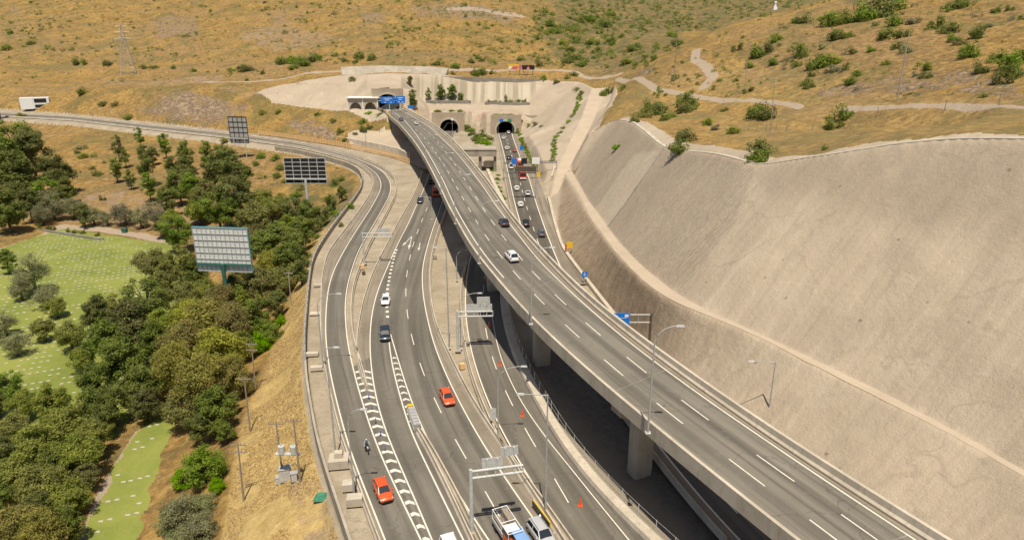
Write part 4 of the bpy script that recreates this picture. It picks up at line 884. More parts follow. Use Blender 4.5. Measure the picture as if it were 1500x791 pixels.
# gantry with blue sign behind the viaduct
gb = P(948,545,0); root = empty('sign_gantry', gb, math.pi, 'dark brown post gantry holding a blue direction sign behind the viaduct parapet', 'sign gantry')
zt = zat(gb, 952, 461); hh = zt
MB().tube([(0,0,0), (0,0,hh+.3)], .2, 8).build('post', 'rust', root)
mb = MB(); 
for z in (hh, hh-1.3): mb.tube([(0,0,z), (8.2,0,z)], .14, 8)
for q in (2., 4., 6.): mb.tube([(q,0,hh-1.3), (q,0,hh)], .08, 6)
mb.build('beam', 'pole', root)
o = MB().box((5.4,.25,hh-.75), (4.0,.1,2.3)).build('sign_panel', 'blue', root)
m = MB(); m.box((3.9,.31,hh-.05), (.6,.02,.45)); m.box((6.1,.31,hh-.1), (1.6,.02,.22)); m.box((5.6,.31,hh-.42), (3.4,.02,.05)); m.build('sign_lettering', 'sign_white', o)
# two gantries over the tunnel road
def span(px0, px1, z0, label, panels, h=None, dark=True):
    a = P(*px0, z0); b = P(*px1, z0); d = (b-a)[:2]; L = np.linalg.norm(d); root = empty('sign_gantry', a, math.atan2(d[1], d[0]), label, 'sign gantry'); h = h or 6.6
    for x in (0, L): MB().tube([(x,0,0), (x,0,h+.6)], .18, 8).build('post', 'pole', root)
    m = MB()
    for z in (h-.35, h+.35): m.tube([(0,0,z), (L,0,z)], .09, 6)
    n = int(L/1.2)
    for k in range(n): m.tube([(L*k/n,0,h-.35), (L*(k+1)/n,0,h+.35)], .06, 5); m.tube([(L*k/n,0,h+.35), (L*(k+1)/n,0,h-.35)], .06, 5)
    m.build('truss', 'dark_metal' if dark else 'galv', root)
    for c, w_, z0_, z1_, mat in panels: MB().box((c*L,-.3,h+(z0_+z1_)/2), (w_,.15,z1_-z0_)).build('sign_panel', mat, root)
    return root
span((738,264),(815,262),0,'lattice gantry with blue, black and pale signs over the tunnel road',[(.19,1.7,-.4,1.7,'blue'),(.38,2.2,-.4,1.7,'black'),(.60,2.9,-.5,1.9,'sign_white')],6.3)
rg = P(785,292,0); root = empty('sign_gantry', rg, math.pi, 'cantilever gantry with a long dark brown message board over the tunnel road', 'sign gantry')
zt = zat(rg, 783, 250)
MB().tube([(0,0,0), (0,0,zt+1.2)], .2, 8).build('post', 'pole', root); MB().box((3.4,.3,zt+.5), (6.8,.5,1.75)).build('message_board', 'rust', root); MB().tube([(0,0,zt-.8), (9.5,0,zt-.8)], .13, 6).build('beam', 'dark_metal', root)
# signs by the viaduct tunnel
tb_ = P(571,165,DK); root = empty('sign_gantry', tb_, 0, 'gantry with two large blue direction signs in front of the left tunnel mouth', 'sign gantry')
MB().tube([(0,0,0), (0,0,8.2)], .22, 8).build('post', 'galv', root); mb = MB(); mb.tube([(-5.5,0,7.2), (9.5,0,7.2)], .16, 6); mb.tube([(-5.5,0,5.9), (9.5,0,5.9)], .16, 6); mb.build('beam', 'galv', root)
for x0, x1, z0, z1 in ((-4.3,3.0,4.6,8.0),(3.6,8.4,4.9,8.3)):
    o = MB().box(((x0+x1)/2,-.3,(z0+z1)/2), (x1-x0,.12,z1-z0)).build('sign_panel', 'blue', root); m = MB()
    for q, (a, b) in zip((.76,.5), ((.2,.8),(.3,.62))): m.box((x0+(x1-x0)*(a+b)/2,-.372,z0+(z1-z0)*q), ((x1-x0)*(b-a),.02,.28))
    for q in (.3,.72): m.box((x0+(x1-x0)*q,-.372,z0+.5), (.7,.02,.35))
    m.build('sign_lettering', 'sign_white', o)
def road_sign(u, v, zb, ub, vb, w_, h_, mat, label, cat='road sign', diamond=False, name='road_sign', yaw=0., ground=True):
    b = P(ub, vb, zb); zc = zat(b, u, v)-zb; root = empty(name, b, yaw, label, cat)
    MB().tube([(0,.08,0), (0,.08,zc+h_/2)], .06, 6).build('post', 'galv', root)
    if diamond: m = MB().prism([(-w_/2,-.03,zc),(0,-.03,zc-w_/2),(w_/2,-.03,zc),(0,-.03,zc+w_/2)], (0,.06,0))
    else: m = MB().box((0,0,zc), (w_,.06,h_))
    o = m.build('sign_panel', mat, root); return root, o, zc
r_, o, zc = road_sign(836.5,359,0,834,372,1.5,1.6,'yellow','plain yellow square sign at the foot of the brown slope'); MB().box((-.9,.05,zc-.7), (.4,.3,1.7)).build('red_marker', plain('marker_red', (.5,.06,.03), .6), r_)
r_, o, zc = road_sign(855.5,402,0,856,414,1.2,1.25,'blue','small blue square sign with a white arrow beside the viaduct'); MB().box((0,-.04,zc), (.12,.02,.8)).add([(-.3,-.05,zc),(0,-.05,zc-.45),(.3,-.05,zc)], [(0,1,2)]).build('sign_arrow', 'sign_white', o)
road_sign(787,256,0,788,268,1.6,1.7,'yellow','yellow sign above a small blue plate on the right of the tunnel road')
road_sign(763.5,217,1.0,764,226,1.5,2.0,'blue','blue sign among the green plants right of the tunnel road')
road_sign(602,157,DK,602,163,3.4,1.6,'blue','wide low blue sign at the roadside right of the viaduct tunnel')
road_sign(570,167.3,DK,570,172,1.5,1.5,'yellow','yellow diamond sign on the left start of the viaduct', diamond=True)
road_sign(611,163.5,DK,612,169,1.5,1.5,'yellow','yellow diamond sign on the right start of the viaduct', diamond=True)
r_, o, zc = road_sign(663.3,175,0,663,200,1.2,1.2,'sign_white','white-topped signal post in front of the half hidden tunnel mouth', 'signal post', name='signal_post')
r_, o, zc = road_sign(724,606,0,722.5,628,.85,1.7,'galv','grey back of a small rectangular sign on the strip beside the closed road')
# utility poles (foot, top, ground height from the terrain)
def upole(bu, bv, tu, tv, label, arms=1, mat='wood', r=.15, cat='utility pole', group=None, tr=False):
    b = G(bu, bv); zt = zat(b, tu, tv); h = zt-b[2]; t = at_z(b, tu, tv, zt); lean = t[0]-b[0]
    root = empty('utility_pole', b, label=label, cat=cat, group=group); lean = max(-.04*h, min(.04*h, lean))
    MB().tube([(0,0,-.4), (lean,0,h)], [r, r*.65], 8).build('pole', mat, root)
    for k in range(arms):
        m = MB(); z = h-.35-k*1.1; m.box((lean*z/h, 0, z), (2.0,.12,.14))
        for x in (-.9,-.35,.35,.9): m.tube([(lean*z/h+x,0,z+.05), (lean*z/h+x,0,z+.32)], .05, 5)
        m.build('crossarm', mat, root)
    return root
upole(374.6,573,368.5,501,'weathered utility pole with two crossarms at the edge of the trees',2)
upole(366.5,632,357.5,552,'utility pole with one crossarm leaning slightly beside the dark trees',1)
upole(357,734,354,646,'utility pole with bulky crossarms standing on dry grass beside the bright green bush',2)
upole(427,449,422,398,'slim pale pole at the right edge of the trees above the dry bank',1,'conc')
a_ = upole(415.6,707,404,617,'left pole of the pair carrying the transformers on the dry bank',1); b_ = upole(440,707,429.6,613,'right pole of the pair carrying the transformers on the dry bank',1)
tp_ = (Vector(a_.location)+Vector(b_.location))/2; root = empty('transformer', tp_+Vector((0,-.1,4.4)), label='pair of grey electric transformers on a platform between two poles', cat='transformer')
MB().box((0,0,0), (3.2,.5,.18)).build('platform', 'galv', root)
for x in (-.8,.75): MB().tube([(x,0,.1), (x,0,1.2)], .42, 10).tube([(x,0,1.2), (x,0,1.5)], .1, 6).build('tank', 'galv', root)
for k, (u, v, w_, h_, lab) in enumerate([(419,699,1.5,1.9,'grey electric cabinet with a sloping roof at the foot of the transformer poles'),(409,704,.8,1.0,'small pale electric box at the foot of the left transformer pole'),(432,701,.9,1.3,'dark and red electric box at the foot of the right transformer pole')]):
    b = G(u, v+4); root = empty('electric_cabinet', b, .2, lab, 'cabinet'); MB().box((0,0,h_/2), (w_,w_*.7,h_)).build('body', 'galv' if k < 2 else 'rust', root); MB().box((0,0,h_+.06), (w_*1.12,w_*.82,.12), taper=.9).build('roof', 'pole', root); MB().box((0,-w_*.35-.012,h_*.5), (w_*.8,.02,h_*.8)).build('door', 'galv', root)
upole(447,372,445.5,351,'short pale pole in the shrubs below the ramp bend',0,'conc',.1); upole(459,322,456.5,303,'short pale pole standing among shrubs under the ramp barrier',0,'conc',.1); upole(498,297,496,280,'short white post beside the ramp fence',1,'conc',.1)
upole(987,125,991,55,'dark utility pole with a crossarm on the grassy ridge right of the dirt road',1,'wood',.16); upole(1091,137,1097,58,'pale bare pole on the right hillside above the track',0,'conc',.16); upole(1314,149,1332.5,46,'tall pale leaning pole on the right hillside',0,'conc',.19); upole(1128,202,1130,112,'slim pole beside a bush above the sprayed slope',0,'conc',.1)
for k, (bu, bv, tu, tv) in enumerate([(202,179,197.5,144),(224,180.5,221,157),(261,183,258,153),(302.7,188,301,148),(439.5,200,438.7,167),(456.5,202.5,454.5,168),(509.5,194,509.5,166),(536,219,536,193)]):
    upole(bu, bv-2, tu, tv, ['bare pole left of the rocky cut beside the far ramp','short bare pole below the rocky cut','bare pole in front of the rocky cut','tall bare pole at the right end of the rocky cut','left one of two bare poles behind the orange rail','right one of two bare poles behind the orange rail','bare pole on the grassy mound below the white shed','bare pole behind the middle of the orange rail'][k],0,'conc',.13,'pole')
for u, v in [(1096.5,189),(1108.5,189),(1122,189.5),(1136.5,189),(1152,190),(1190,189),(1284,170),(1383.5,160),(1462.5,152)]:
    b = G(u, v+3); tag(MB().tube([(0,0,-.3), (0,0,1.7 if u < 1250 else 2.4)], .08, 6).build('fence_post', 'wood', loc=None), 'thin wooden fence post in the row along the dry slope above the cut', 'fence post', 'fence posts on the right hillside').location = b
# ------------------------------------------------------------------ billboards seen from behind
def billboard(cu, cv, r, w_, h_, yaw, label, face, frame, nx, ny, bars=.12, pole=True, tilt=0, legs=None, polemat='galv', edge=None, po=.0):
    c = PR(cu, cv, r); g = gh(c[0], c[1]); root = empty('billboard', (c[0], c[1], g), yaw, label, 'billboard'); zc = c[2]-g
    MB().box((0,0,zc), (w_,.25,h_)).build('board', face, root)
    m = MB()
    for k in range(nx+1): m.box((-w_/2+w_*k/nx,-.19,zc), (bars,.10,h_+.1))
    for k in range(ny+1): m.box((0,-.20,zc-h_/2+h_*k/ny), (w_+.1,.09,bars))
    m.build('back_frame', frame, root)
    if edge: MB().box((0,.02,zc+h_/2+.10), (w_+.2,.3,.16)).box((w_/2+.10,.02,zc), (.14,.3,h_)).build('edge_trim', edge, root)
    m = MB().box((0,-.36,zc-h_*.32), (w_*1.0,.22,.3)); m.box((0,-.5,zc-h_*.32-.2), (w_,.4,.06)); m.build('walkway', polemat, root)
    if pole: MB().tube([(po,-.9,-1), (po,-.9,zc-h_*.3)], .45 if w_ > 10 else .3, 12).build('column', polemat, root)
    else:
        for x in (-w_*.3, w_*.3): MB().tube([(x,-.5,-1), (x,-.5,zc-h_*.3)], .2, 8).build('column', polemat, root)
    return root
billboard(326,366,165,13.0,10.4,-.10,'big pale billboard seen from behind with green frame rising out of the trees','tarp','pole',12,7,.13,True,polemat='greensteel',edge='teal')
billboard(447.5,250,226,13.0,7.9,-.02,'dark billboard back with a pale grid frame beside the ramp bend','black','galv',5,6,.2,True,polemat='galv')
billboard(349.5,190.5,345,8.9,11.8,-.15,'tall grey billboard seen from behind standing in front of the far ramp','pole','dark_metal',4,5,.35,False)
# hoardings on the track above the tunnels
for u0, u1, v0, v1, lab, dark in ((744.5,764,94.5,103,'multicoloured yellow and pink hoarding beside the black one above the tunnels',0),(764.6,783,96,102.6,'black hoarding with a red and white triangle above the tunnels',1)):
    a = PR(u0, (v0+v1)/2, 441); b = PR(u1, (v0+v1)/2, 441); w_ = b[0]-a[0]; hz = zat(a, u0, v0)-zat(a, u0, v1); c = (a+b)/2; g = gh(c[0], c[1])
    root = empty('hoarding', (c[0], c[1], g), 0, lab, 'hoarding'); zc = max(c[2]-g, hz/2+.3)
    p = MB().box((0,0,zc), (w_,.2,hz)).build('board', 'black' if dark else M['yellow'], root)
    for x in (-w_*.35, w_*.35): MB().tube([(x,.2,-.5), (x,.2,zc)], .12, 6).build('post', 'dark_metal', root)
    if dark:
        m = MB().prism([(-1.3,-.12,zc-1.2),(1.3,-.12,zc-1.2),(0,-.12,zc+1.3)], (0,-.03,0)); m.build('red_triangle', M['marker_red'] if 'marker_red' in M else bpy.data.materials['marker_red'], p); MB().box((0,-.17,zc-.5), (1.1,.03,.5)).build('white_mark', 'sign_white', p)
    else:
        pk = plain('hoarding_pink', (.55,.12,.22), .7); wh = M['sign_white']
        MB().prism([(-w_*.3,-.12,zc-hz*.35),(w_*.1,-.12,zc-hz*.4),(w_*.3,-.12,zc+hz*.1),(-w_*.1,-.12,zc+hz*.2)], (0,-.03,0)).build('pink_shape', pk, p); MB().box((-w_*.35,-.13,zc-hz*.1), (w_*.2,.03,hz*.5)).build('white_shape', wh, p); MB().box((w_*.4,-.13,zc), (w_*.18,.03,hz*.9)).build('pink_band', pk, p)
# ------------------------------------------------------------------ small buildings and walls round the tunnels
b = P(532,161,DK); root = empty('portal_shed', b, 0, 'white flat-roofed shed with two arched openings left of the viaduct tunnel', 'shed')
w_ = 16.; hh = 6.
for x in (-w_/2, 0, w_/2): MB().box((x,0,hh/2), (.5,.6,hh)).build('pillar', 'sign_white', root)
o = MB().box((0,3,hh+.25), (w_+1.2,8,.4)).build('roof', 'sign_white', root)
for x in (-w_/4, w_/4):
    m = MB(); ins = [(x+(w_/4-.9)*math.cos(t), .0, .2+3.6*math.sin(t)) for t in np.linspace(0, math.pi, 13)]
    outer = [(x+w_/4-.26,0,.0),(x+w_/4-.26,0,hh-.2),(x-w_/4+.26,0,hh-.2),(x-w_/4+.26,0,0)]
    m.prism([(x+w_/4-.26,-.1,0)]+[(a,-.1,c) for a, _, c in ins]+[(x-w_/4+.26,-.1,0),(x-w_/4+.26,-.1,hh-.1),(x+w_/4-.26,-.1,hh-.1)], (0,.25,0)); m.build('arch_wall', 'conc_pale', root)
MB().box((0,6,hh/2), (w_,.3,hh)).build('rear_wall', 'conc', root)
tag(MB().sweep(resample(np.array([P(551,160.5,DK),P(560,163.5,DK),P(568,168.5,DK)]), 1.5), [(-.15,-.5),(-.15,1.3),(.15,1.3),(.15,-.5)]).build('concrete_wall', 'conc'), 'short grey wall between the white shed and the start of the viaduct', 'wall')
tag(MB().sweep(resample(np.vstack([farg[farg[:,0] > P(485,211)[0]][:1]*0+P(487,207.5,.0), [P(520,213,.0), P(560,221,.0), P(586,227,.0), P(600,235,0)]]), 2), [(-.2,-1),(-.2,3.0),(.9,3.0),(1.3,-1)]).build('retaining_wall', 'conc_pale'), 'long low concrete retaining wall behind the orange rail', 'retaining wall')
# abutment of the viaduct: sloping concrete faces
ab = P(571,173,DK); ab2 = P(597,170,DK)
vs = [P(566,170,DK-.5),P(603,170,DK-.5),P(610,214,-.5),P(553,200,1.0)]
tag(MB().prism([tuple(vs[0]),tuple(vs[1]),tuple(vs[2]),tuple(vs[3])], (0,1.2,-1.)).build('viaduct_abutment', 'conc'), 'sloping concrete abutment under the tunnel end of the viaduct', 'abutment')
# concrete overpass beside the tunnel road
b = P(699,252,0); root = empty('service_bridge', b, 0, 'small grey concrete service bridge on legs between the viaduct and the tunnel road', 'bridge')
zt = zat(b, 699, 229)
MB().box((0,4,zt+1.2), (15,9,2.6)).build('deck', 'conc', root); MB().box((0,-.6,zt+2.7), (15.2,.25,.5)).build('parapet', 'conc_pale', root)
for x in (-6.,1.2,7.0): MB().box((x,1,zt/2), (1.1,1.4,zt)).build('leg', 'conc_dark', root)
MB().box((5.,2.0,zt*.45), (5.,.3,zt*.4)).build('wall_panel', 'conc_pale', root)
# planter walls over the tunnels
def rwall(pts, h, label, mat='conc', t=.35, cat='planter wall', name='planter_wall'):
    a = resample(np.array([PR(*p) for p in pts]), 2.); return tag(MB().sweep(a, [(-t,-1.5),(-t,h),(t,h),(t,-1.5)]).build(name, mat), label, cat)
rwall([(624,150.5,412),(690,150.5,412)],1.2,'planter wall under the row of trees above the half hidden tunnel','conc_dark'); rwall([(710,152.5,405),(776,153,402)],1.0,'planter wall with low shrubs above the right-hand tunnel','conc_dark')
rwall([(634,167,396),(682,167,396)],.9,'planter wall directly above the half hidden tunnel mouth'); rwall([(720,170.5,386),(745,170.5,386),(803,172.5,380)],.9,'planter wall running right from above the right-hand tunnel mouth')
rwall([(803,172.5,380),(817,179,368)],.8,'short slanting wall at the right end of the tunnel planter','conc_dark')
rwall([(608,114,426),(700,116.5,426),(792,119.5,425)],1.1,'long guard wall along the top of the striped concrete face','conc_dark',.25,'guard wall','guard_wall')
a = resample(np.array([PR(*p) for p in [(500,106,446),(560,104,448),(630,105.5,446),(655,108,440)]]), 2.); tag(MB().sweep(a, [(3.0,-1.6),(-1.4,3.0),(-1.9,3.0),(-1.9,-1.6)]).build('slope_wall', 'conc'), 'pale sloping concrete strip on the slope above the tunnel cut', 'wall')
rwall([(808,262,246),(815,240,268),(822,225,280),(836,203,292)],1.0,'low concrete edge wall with plants left of the dirt road','conc_pale',.3,'edge wall','edge_wall')
# edge band along the rim of the sprayed slope and the drain line down it
rr_ = rim[(rim[:,1] > 40)]; tag(MB().sweep(offset(rr_, -.6, .0), [(-.5,-.8),(-.5,.2),(.5,.1),(.5,-.8)]).build('rim_beam', 'conc_pale'), 'narrow pale concrete beam along the rim of the sprayed slope', 'rim beam')
dl = np.array([G(u, v) for u, v in [(972,219),(962,233),(950,250),(937,268),(922,290),(906,313),(890,333)]]); tag(MB().sweep(smooth(dl, 1., 3.), [(-.12,-.1),(-.12,.30),(.12,.30),(.12,-.1)]).build('drain_kerb', 'conc_dark'), 'thin dark drain kerb running down the sprayed slope', 'drain kerb')
# left shelf wall with its fence
sw = shelf[(shelf[:,1] > 20) & (shelf[:,1] < 330)]
tag(MB().sweep(offset(sw, -.45), [(-.16,-2.),(-.16,.75),(.16,.75),(.16,-2.)]).build('retaining_wall', 'conc'), 'long low concrete wall along the edge of the left verge', 'retaining wall')
def fence(line, h, label, group, step=3.2, name='mesh_fence', mat='galv', nmax=98):
    c = cum(line); n = min(nmax, int(c[-1]/step)); a = sub(line, 0, c[-1], c[-1]/n); root = empty(name, a[0], label=label, cat='fence'); o_ = a[0]
    pm = MB().tube([(0,0,0), (0,0,h)], .045, 6).build('post', mat, root); 
    for q in a[1:]: d = pm.copy(); COL.objects.link(d); d.parent = root; d.location = tuple(q-o_)
    m = MB()
    for z in (.15, h*.5, h-.05): m.tube([tuple(q-o_+np.array([0,0,z])) for q in a], .018, 4)
    m.build('rail_wire', mat, root); return root
f1 = S([(438.7,560) if False else (451,530),(450,491),(453,451),(456.4,410),(460.7,381),(470.8,361),(487,336.8),(505,312.6),(521,292),(531.4,276),(533.5,262)], .4, 1.5, 4); fence(offset(f1, -.45), 2.2, 'thin wire fence on the wall left of the ramp road', None)
f2 = r2r[(r2r[:,1] > 30) & (r2r[:,1] < 150)]; f2 = offset(f2, 1.25 if normals2(f2)[0,0] > 0 else -1.25, .95); fence(f2, 1.7, 'thin metal fence on the parapet right of the closed road', None, 3.0)
# orange rail
og = farg[(farg[:,0] > P(378,197)[0])]; og = offset(og, -.8 if normals2(og)[0,1] > 0 else .8); root = empty('guard_rail', og[0], label='long orange guard rail along the outside of the far ramp bend', cat='guard rail'); c = cum(og); n = min(98, int(c[-1]/2)); a = sub(og, 0, c[-1], c[-1]/n); o_ = a[0]
MB().sweep(a-o_, [(-.05,1.5),(-.05,2.2),(.05,2.2),(.05,1.5)]).build('rail', 'orange_rail', root); MB().sweep(a-o_, [(-.05,.45),(-.05,1.15),(.05,1.15),(.05,.45)]).build('rail', 'orange_rail', root); pm = MB().box((0,-.12,1.15), (.3,.25,2.3)).build('post', 'orange_rail', root)
for q in a[1:]: d = pm.copy(); COL.objects.link(d); d.parent = root; d.location = tuple(q-o_)
# loose concrete blocks, cushion, delineators, cones
for k, (u, v, sx, sy, sz, lab) in enumerate([(497,679,2.6,2.2,1.1,'large pale concrete block carrying the lamp post left of the motorcycle'),(511,714,1.5,1.3,.9,'pale concrete block just above the lamp beside the orange car'),(520,736,1.9,1.3,1.0,'pale concrete block at the foot of the lamp beside the orange car'),(464,540.5,2.0,.9,.6,'low pale concrete block on the verge below the gravel patch'),(457.5,519.5,2.2,.9,.5,'flat pale concrete slab on the verge near the wall'),(466,418.5,1.9,.8,.5,'small concrete slab on the verge opposite the white car'),(462,459,2.2,1.4,.25,'flat pale pad on the left verge of the ramp')]):
    b = P(u, v, 0); m = MB().box((0,0,sz/2-.1), (sx,sy,sz), taper=.94)
    if k == 0: m.box((0,.2,sz+.25), (1.1,1.0,.6), taper=.9)
    o = m.build('concrete_block', 'conc_pale'); o.location = b; o.rotation_euler.z = .15; tag(o, lab, 'concrete block')
p0, p1 = P(601,600,0), P(612,632,0); d = p1-p0; L = np.linalg.norm(d); root = empty('crash_cushion', p0, math.atan2(d[1], d[0]), 'grey crash cushion with a yellow nose at the tip of the painted gore', 'crash cushion')
for k in range(6): MB().box((1+k*(L-1)/6,0,.45), ((L-1)/6-.12,.95,.85)).build('bay', 'pole', root)
MB().box((.2,0,.5), (.5,1.0,.95), taper=.85).build('nose', 'yellow', root); MB().box((L/2+.5,-.55,.5), (L-.6,.06,.3)).box((L/2+.5,.55,.5), (L-.6,.06,.3)).build('side_rail', 'galv', root)
ib = S([(612,634),(625,655),(633,672),(650,705),(668,743),(690,791)], 0, 1.5, 3, 0, 20); barrier('concrete_barrier', ib, 'pale concrete barrier running down from the crash cushion'); ib2 = S([(617,634),(637,665),(657,703),(674,733),(691,770),(702,791)], 0, 1.5, 3, 0, 20); barrier('concrete_barrier', ib2, 'outer concrete barrier between the crash cushion and the main road')
rb = M['blue']
tm_ = plain('delineator_blue', (.10,.16,.45), .6)
proto = None
for u, v in [(530,534),(532,550),(536,566),(540.5,583.5),(545,599),(550.5,619),(557.5,637.5),(564.5,659)]:
    b = P(u, v, .05)
    if proto is None:
        proto = empty('delineator', b, 0, 'short blue flexible post standing in the row along the painted gore', 'delineator', 'blue delineators on the chevron gore'); MB().tube([(0,0,0), (0,0,.75)], .07, 6).build('post', tm_, proto); MB().tube([(0,0,0), (0,0,.06)], .16, 8).build('foot', 'black', proto)
    else: dup(proto, b)
cone_m = plain('cone_orange', (.75,.10,.02), .6)
def cone(u, v, lab):
    b = P(u, v, .03); root = empty('traffic_cone', b, 0, lab, 'traffic cone', 'orange cones on the closed road')
    MB().box((0,0,.04), (.5,.5,.07)).build('foot', cone_m, root); MB().tube([(0,0,.07), (0,0,1.0)], [.2,.05], 10).build('body', cone_m, root); MB().tube([(0,0,.5), (0,0,.7)], [.122,.085], 10).build('white_band', 'sign_white', root)
for u, v, lab in [(850,740,'orange traffic cone nearest the parapet at the bottom of the closed road'),(765,609,'orange traffic cone on the sunlit middle of the closed road'),(732,535,'orange traffic cone at the edge of the viaduct shadow'),(716.5,478,'orange traffic cone in shadow right of the gantry signs'),(712,439.5,'orange traffic cone in shadow just above the gantry signs'),(712,411,'orange traffic cone deepest under the viaduct')]: cone(u, v, lab)
b0, b1 = P(781,744,0), P(806,778,0); d = b1-b0; L = np.linalg.norm(d); root = empty('crash_barrier_marker', b0, math.atan2(d[1], d[0]), 'long yellow and black marker board on the barrier beside the silver car', 'marker board')
MB().box((L/2,0,.85), (L,.12,.7)).build('board', 'yellow', root); MB().box((L/2,-.11,.85), (L,.08,.5)).build('dark_backing', 'dark_metal', root)
for u, v, s_, lab, mt in [(677,540,1.0,'ochre painted box on the gravel median below the gantry','orange_rail'),(531,394,1.1,'ochre box at the foot of the island gantry','orange_rail'),(533,402,.8,'small brown crate on the gravel island','rust'),(637,379,1.0,'small pale debris heap on the gravel median','conc')]:
    o = MB().box((0,0,s_*.5), (s_*.9,s_*.7,s_*.9), taper=.8).build('equipment_box', mt); o.location = P(u, v, -.2); o.rotation_euler.z = .5; tag(o, lab, 'box')
o = MB().box((0,0,.35), (1.9,1.2,.7), taper=.5).add([], []).build('tarpaulin_heap', plain('green_sheet', (.05,.22,.14), .7)); o.location = G(471,731); tag(o, 'crumpled green sheet lying in the rubble on the dry bank', 'sheet')
# white roadside building far left, pylon, hilltop tower
c = G(53.5, 158.5); root = empty('roadside_building', (c[0], c[1], c[2]-.5), .45, 'white boxy roadside building with a dark right half beside the far ramp', 'building'); W = 36*depth(c)/F*1.0; bs = W/23
MB().box((-W*.28,0,4.6*bs), (W*.44,6,10.2*bs)).build('white_block', 'sign_white', root); MB().box((W*.22,0,4.6*bs), (W*.56-.02,5.6,9.8*bs)).build('wing', 'sign_white', root); MB().box((W*.2,-2.82,6.9*bs), (W*.42,.3,3.4*bs)).build('dark_window', 'black', root); MB().box((W*.24,-2.82,2.0*bs), (W*.5,.3,2.6*bs)).build('dark_opening', 'black', root)
def pylon(u, v, r, h, base, label):
    c = PR(u, v, r); g = gh(c[0], c[1]); root = empty('lattice_pylon', (c[0], c[1], g-.5), .4, label, 'pylon'); mt = M['pole']
    wz = lambda z: base*(1-z/h)**1.25+.5; lv = np.linspace(0, h, 9); 
    for sx in (-1, 1):
        for sy in (-1, 1): MB().tube([(sx*wz(z), sy*wz(z), z) for z in lv], .16, 5).build('leg', mt, root)
    m = MB()
    for k in range(8):
        a, b = wz(lv[k]), wz(lv[k+1])
        for s_ in (-1, 1): m.tube([(-a,s_*a,lv[k]), (b,s_*b,lv[k+1])], .1, 4); m.tube([(a,s_*a,lv[k]), (-b,s_*b,lv[k+1])], .1, 4); m.tube([(s_*a,-a,lv[k]), (s_*b,b,lv[k+1])], .1, 4); m.tube([(s_*a,a,lv[k]), (s_*b,-b,lv[k+1])], .1, 4)
    m.build('bracing', mt, root)
    for z, l in ((h*.72, 6), (h*.84, 5), (h*.96, 4)): MB().tube([(-l,0,z), (0,0,z+.6), (l,0,z)], .14, 5).build('crossarm', mt, root)
pylon(189, 108, 640, 38, 5., 'grey lattice power pylon on the dry hillside at the left')
c = G(1135,15); root = empty('hilltop_tower', c, 0, 'small white tower on the distant hilltop at the upper right', 'tower'); MB().box((0,0,2), (6,6,5), taper=.8).build('base', 'sign_white', root); MB().tube([(0,0,4), (0,0,8), (0,0,11), (0,0,12.5)], [1.9,1.6,2.1,.5], 10).build('shaft', 'sign_white', root)
c = PR(0.5, 174, 640); c = G(0, 176); root = empty('sign_mast', c, 0, 'dark mast with a grey lattice head at the left edge beside the far ramp', 'mast'); MB().tube([(0,0,-1), (0,0,12)], .9, 8).build('mast', 'dark_metal', root); MB().box((-1.6,0,18), (5.5,.5,11)).build('lattice_panel', 'pole', root); MB().box((0,-.4,15.5), (6.5,.6,.8)).build('walkway', 'galv', root)
# ------------------------------------------------------------------ vehicles
def car_paint(name, c, rough=.28, metal=.0):
    t = NT(name); t.b.inputs['Base Color'].default_value = (*c, 1); t.b.inputs['Roughness'].default_value = rough; t.b.inputs['Metallic'].default_value = metal; t.b.inputs['Specular IOR Level'].default_value = .5; t.b.inputs['Coat Weight'].default_value = .4; t.b.inputs['Coat Roughness'].default_value = .1; return t.m
PT = {k: car_paint('paint_'+k, c, .3, m) for k, c, m in [('white',(.72,.71,.68),0),('black',(.012,.013,.015),0),('charcoal',(.045,.047,.05),.3),('silver',(.56,.56,.55),.3),('grey',(.13,.13,.13),.3),('orange',(.58,.085,.018),0),('red',(.42,.025,.018),0),('blue',(.20,.34,.58),0),('navy',(.02,.03,.04),.2)]}
glass = car_paint('car_glass', (.016,.02,.024), .08); glass.node_tree.nodes['Principled BSDF'].inputs['Specular IOR Level'].default_value = .8
lampw = plain('headlamp_glass', (.65,.65,.62), .2, 0, .03); lampr = plain('tail_lamp_red', (.45,.02,.015), .3, 0, .03); rimm = plain('wheel_rim', (.35,.35,.35), .4, .6)
SPEC = dict(  # length, width, bonnet z, belt z, roof z, windscreen base/top x, rear top/base x (x forward)
    hatch=(4.0,1.74,.92,.98,1.50,(1.05,.35),(-1.45,-1.92)), sedan=(4.6,1.80,.88,.95,1.45,(1.10,.35),(-1.05,-1.75)), suv=(4.55,1.86,1.05,1.10,1.70,(1.15,.45),(-1.75,-2.15)),
    pickup=(5.2,1.86,1.10,1.12,1.78,(1.35,.65),(-.45,-.75)), van=(4.9,1.9,1.1,1.15,2.05,(1.75,1.05),(-2.2,-2.38)), mini=(3.5,1.62,.95,1.0,1.52,(1.05,.45),(-1.2,-1.65)))
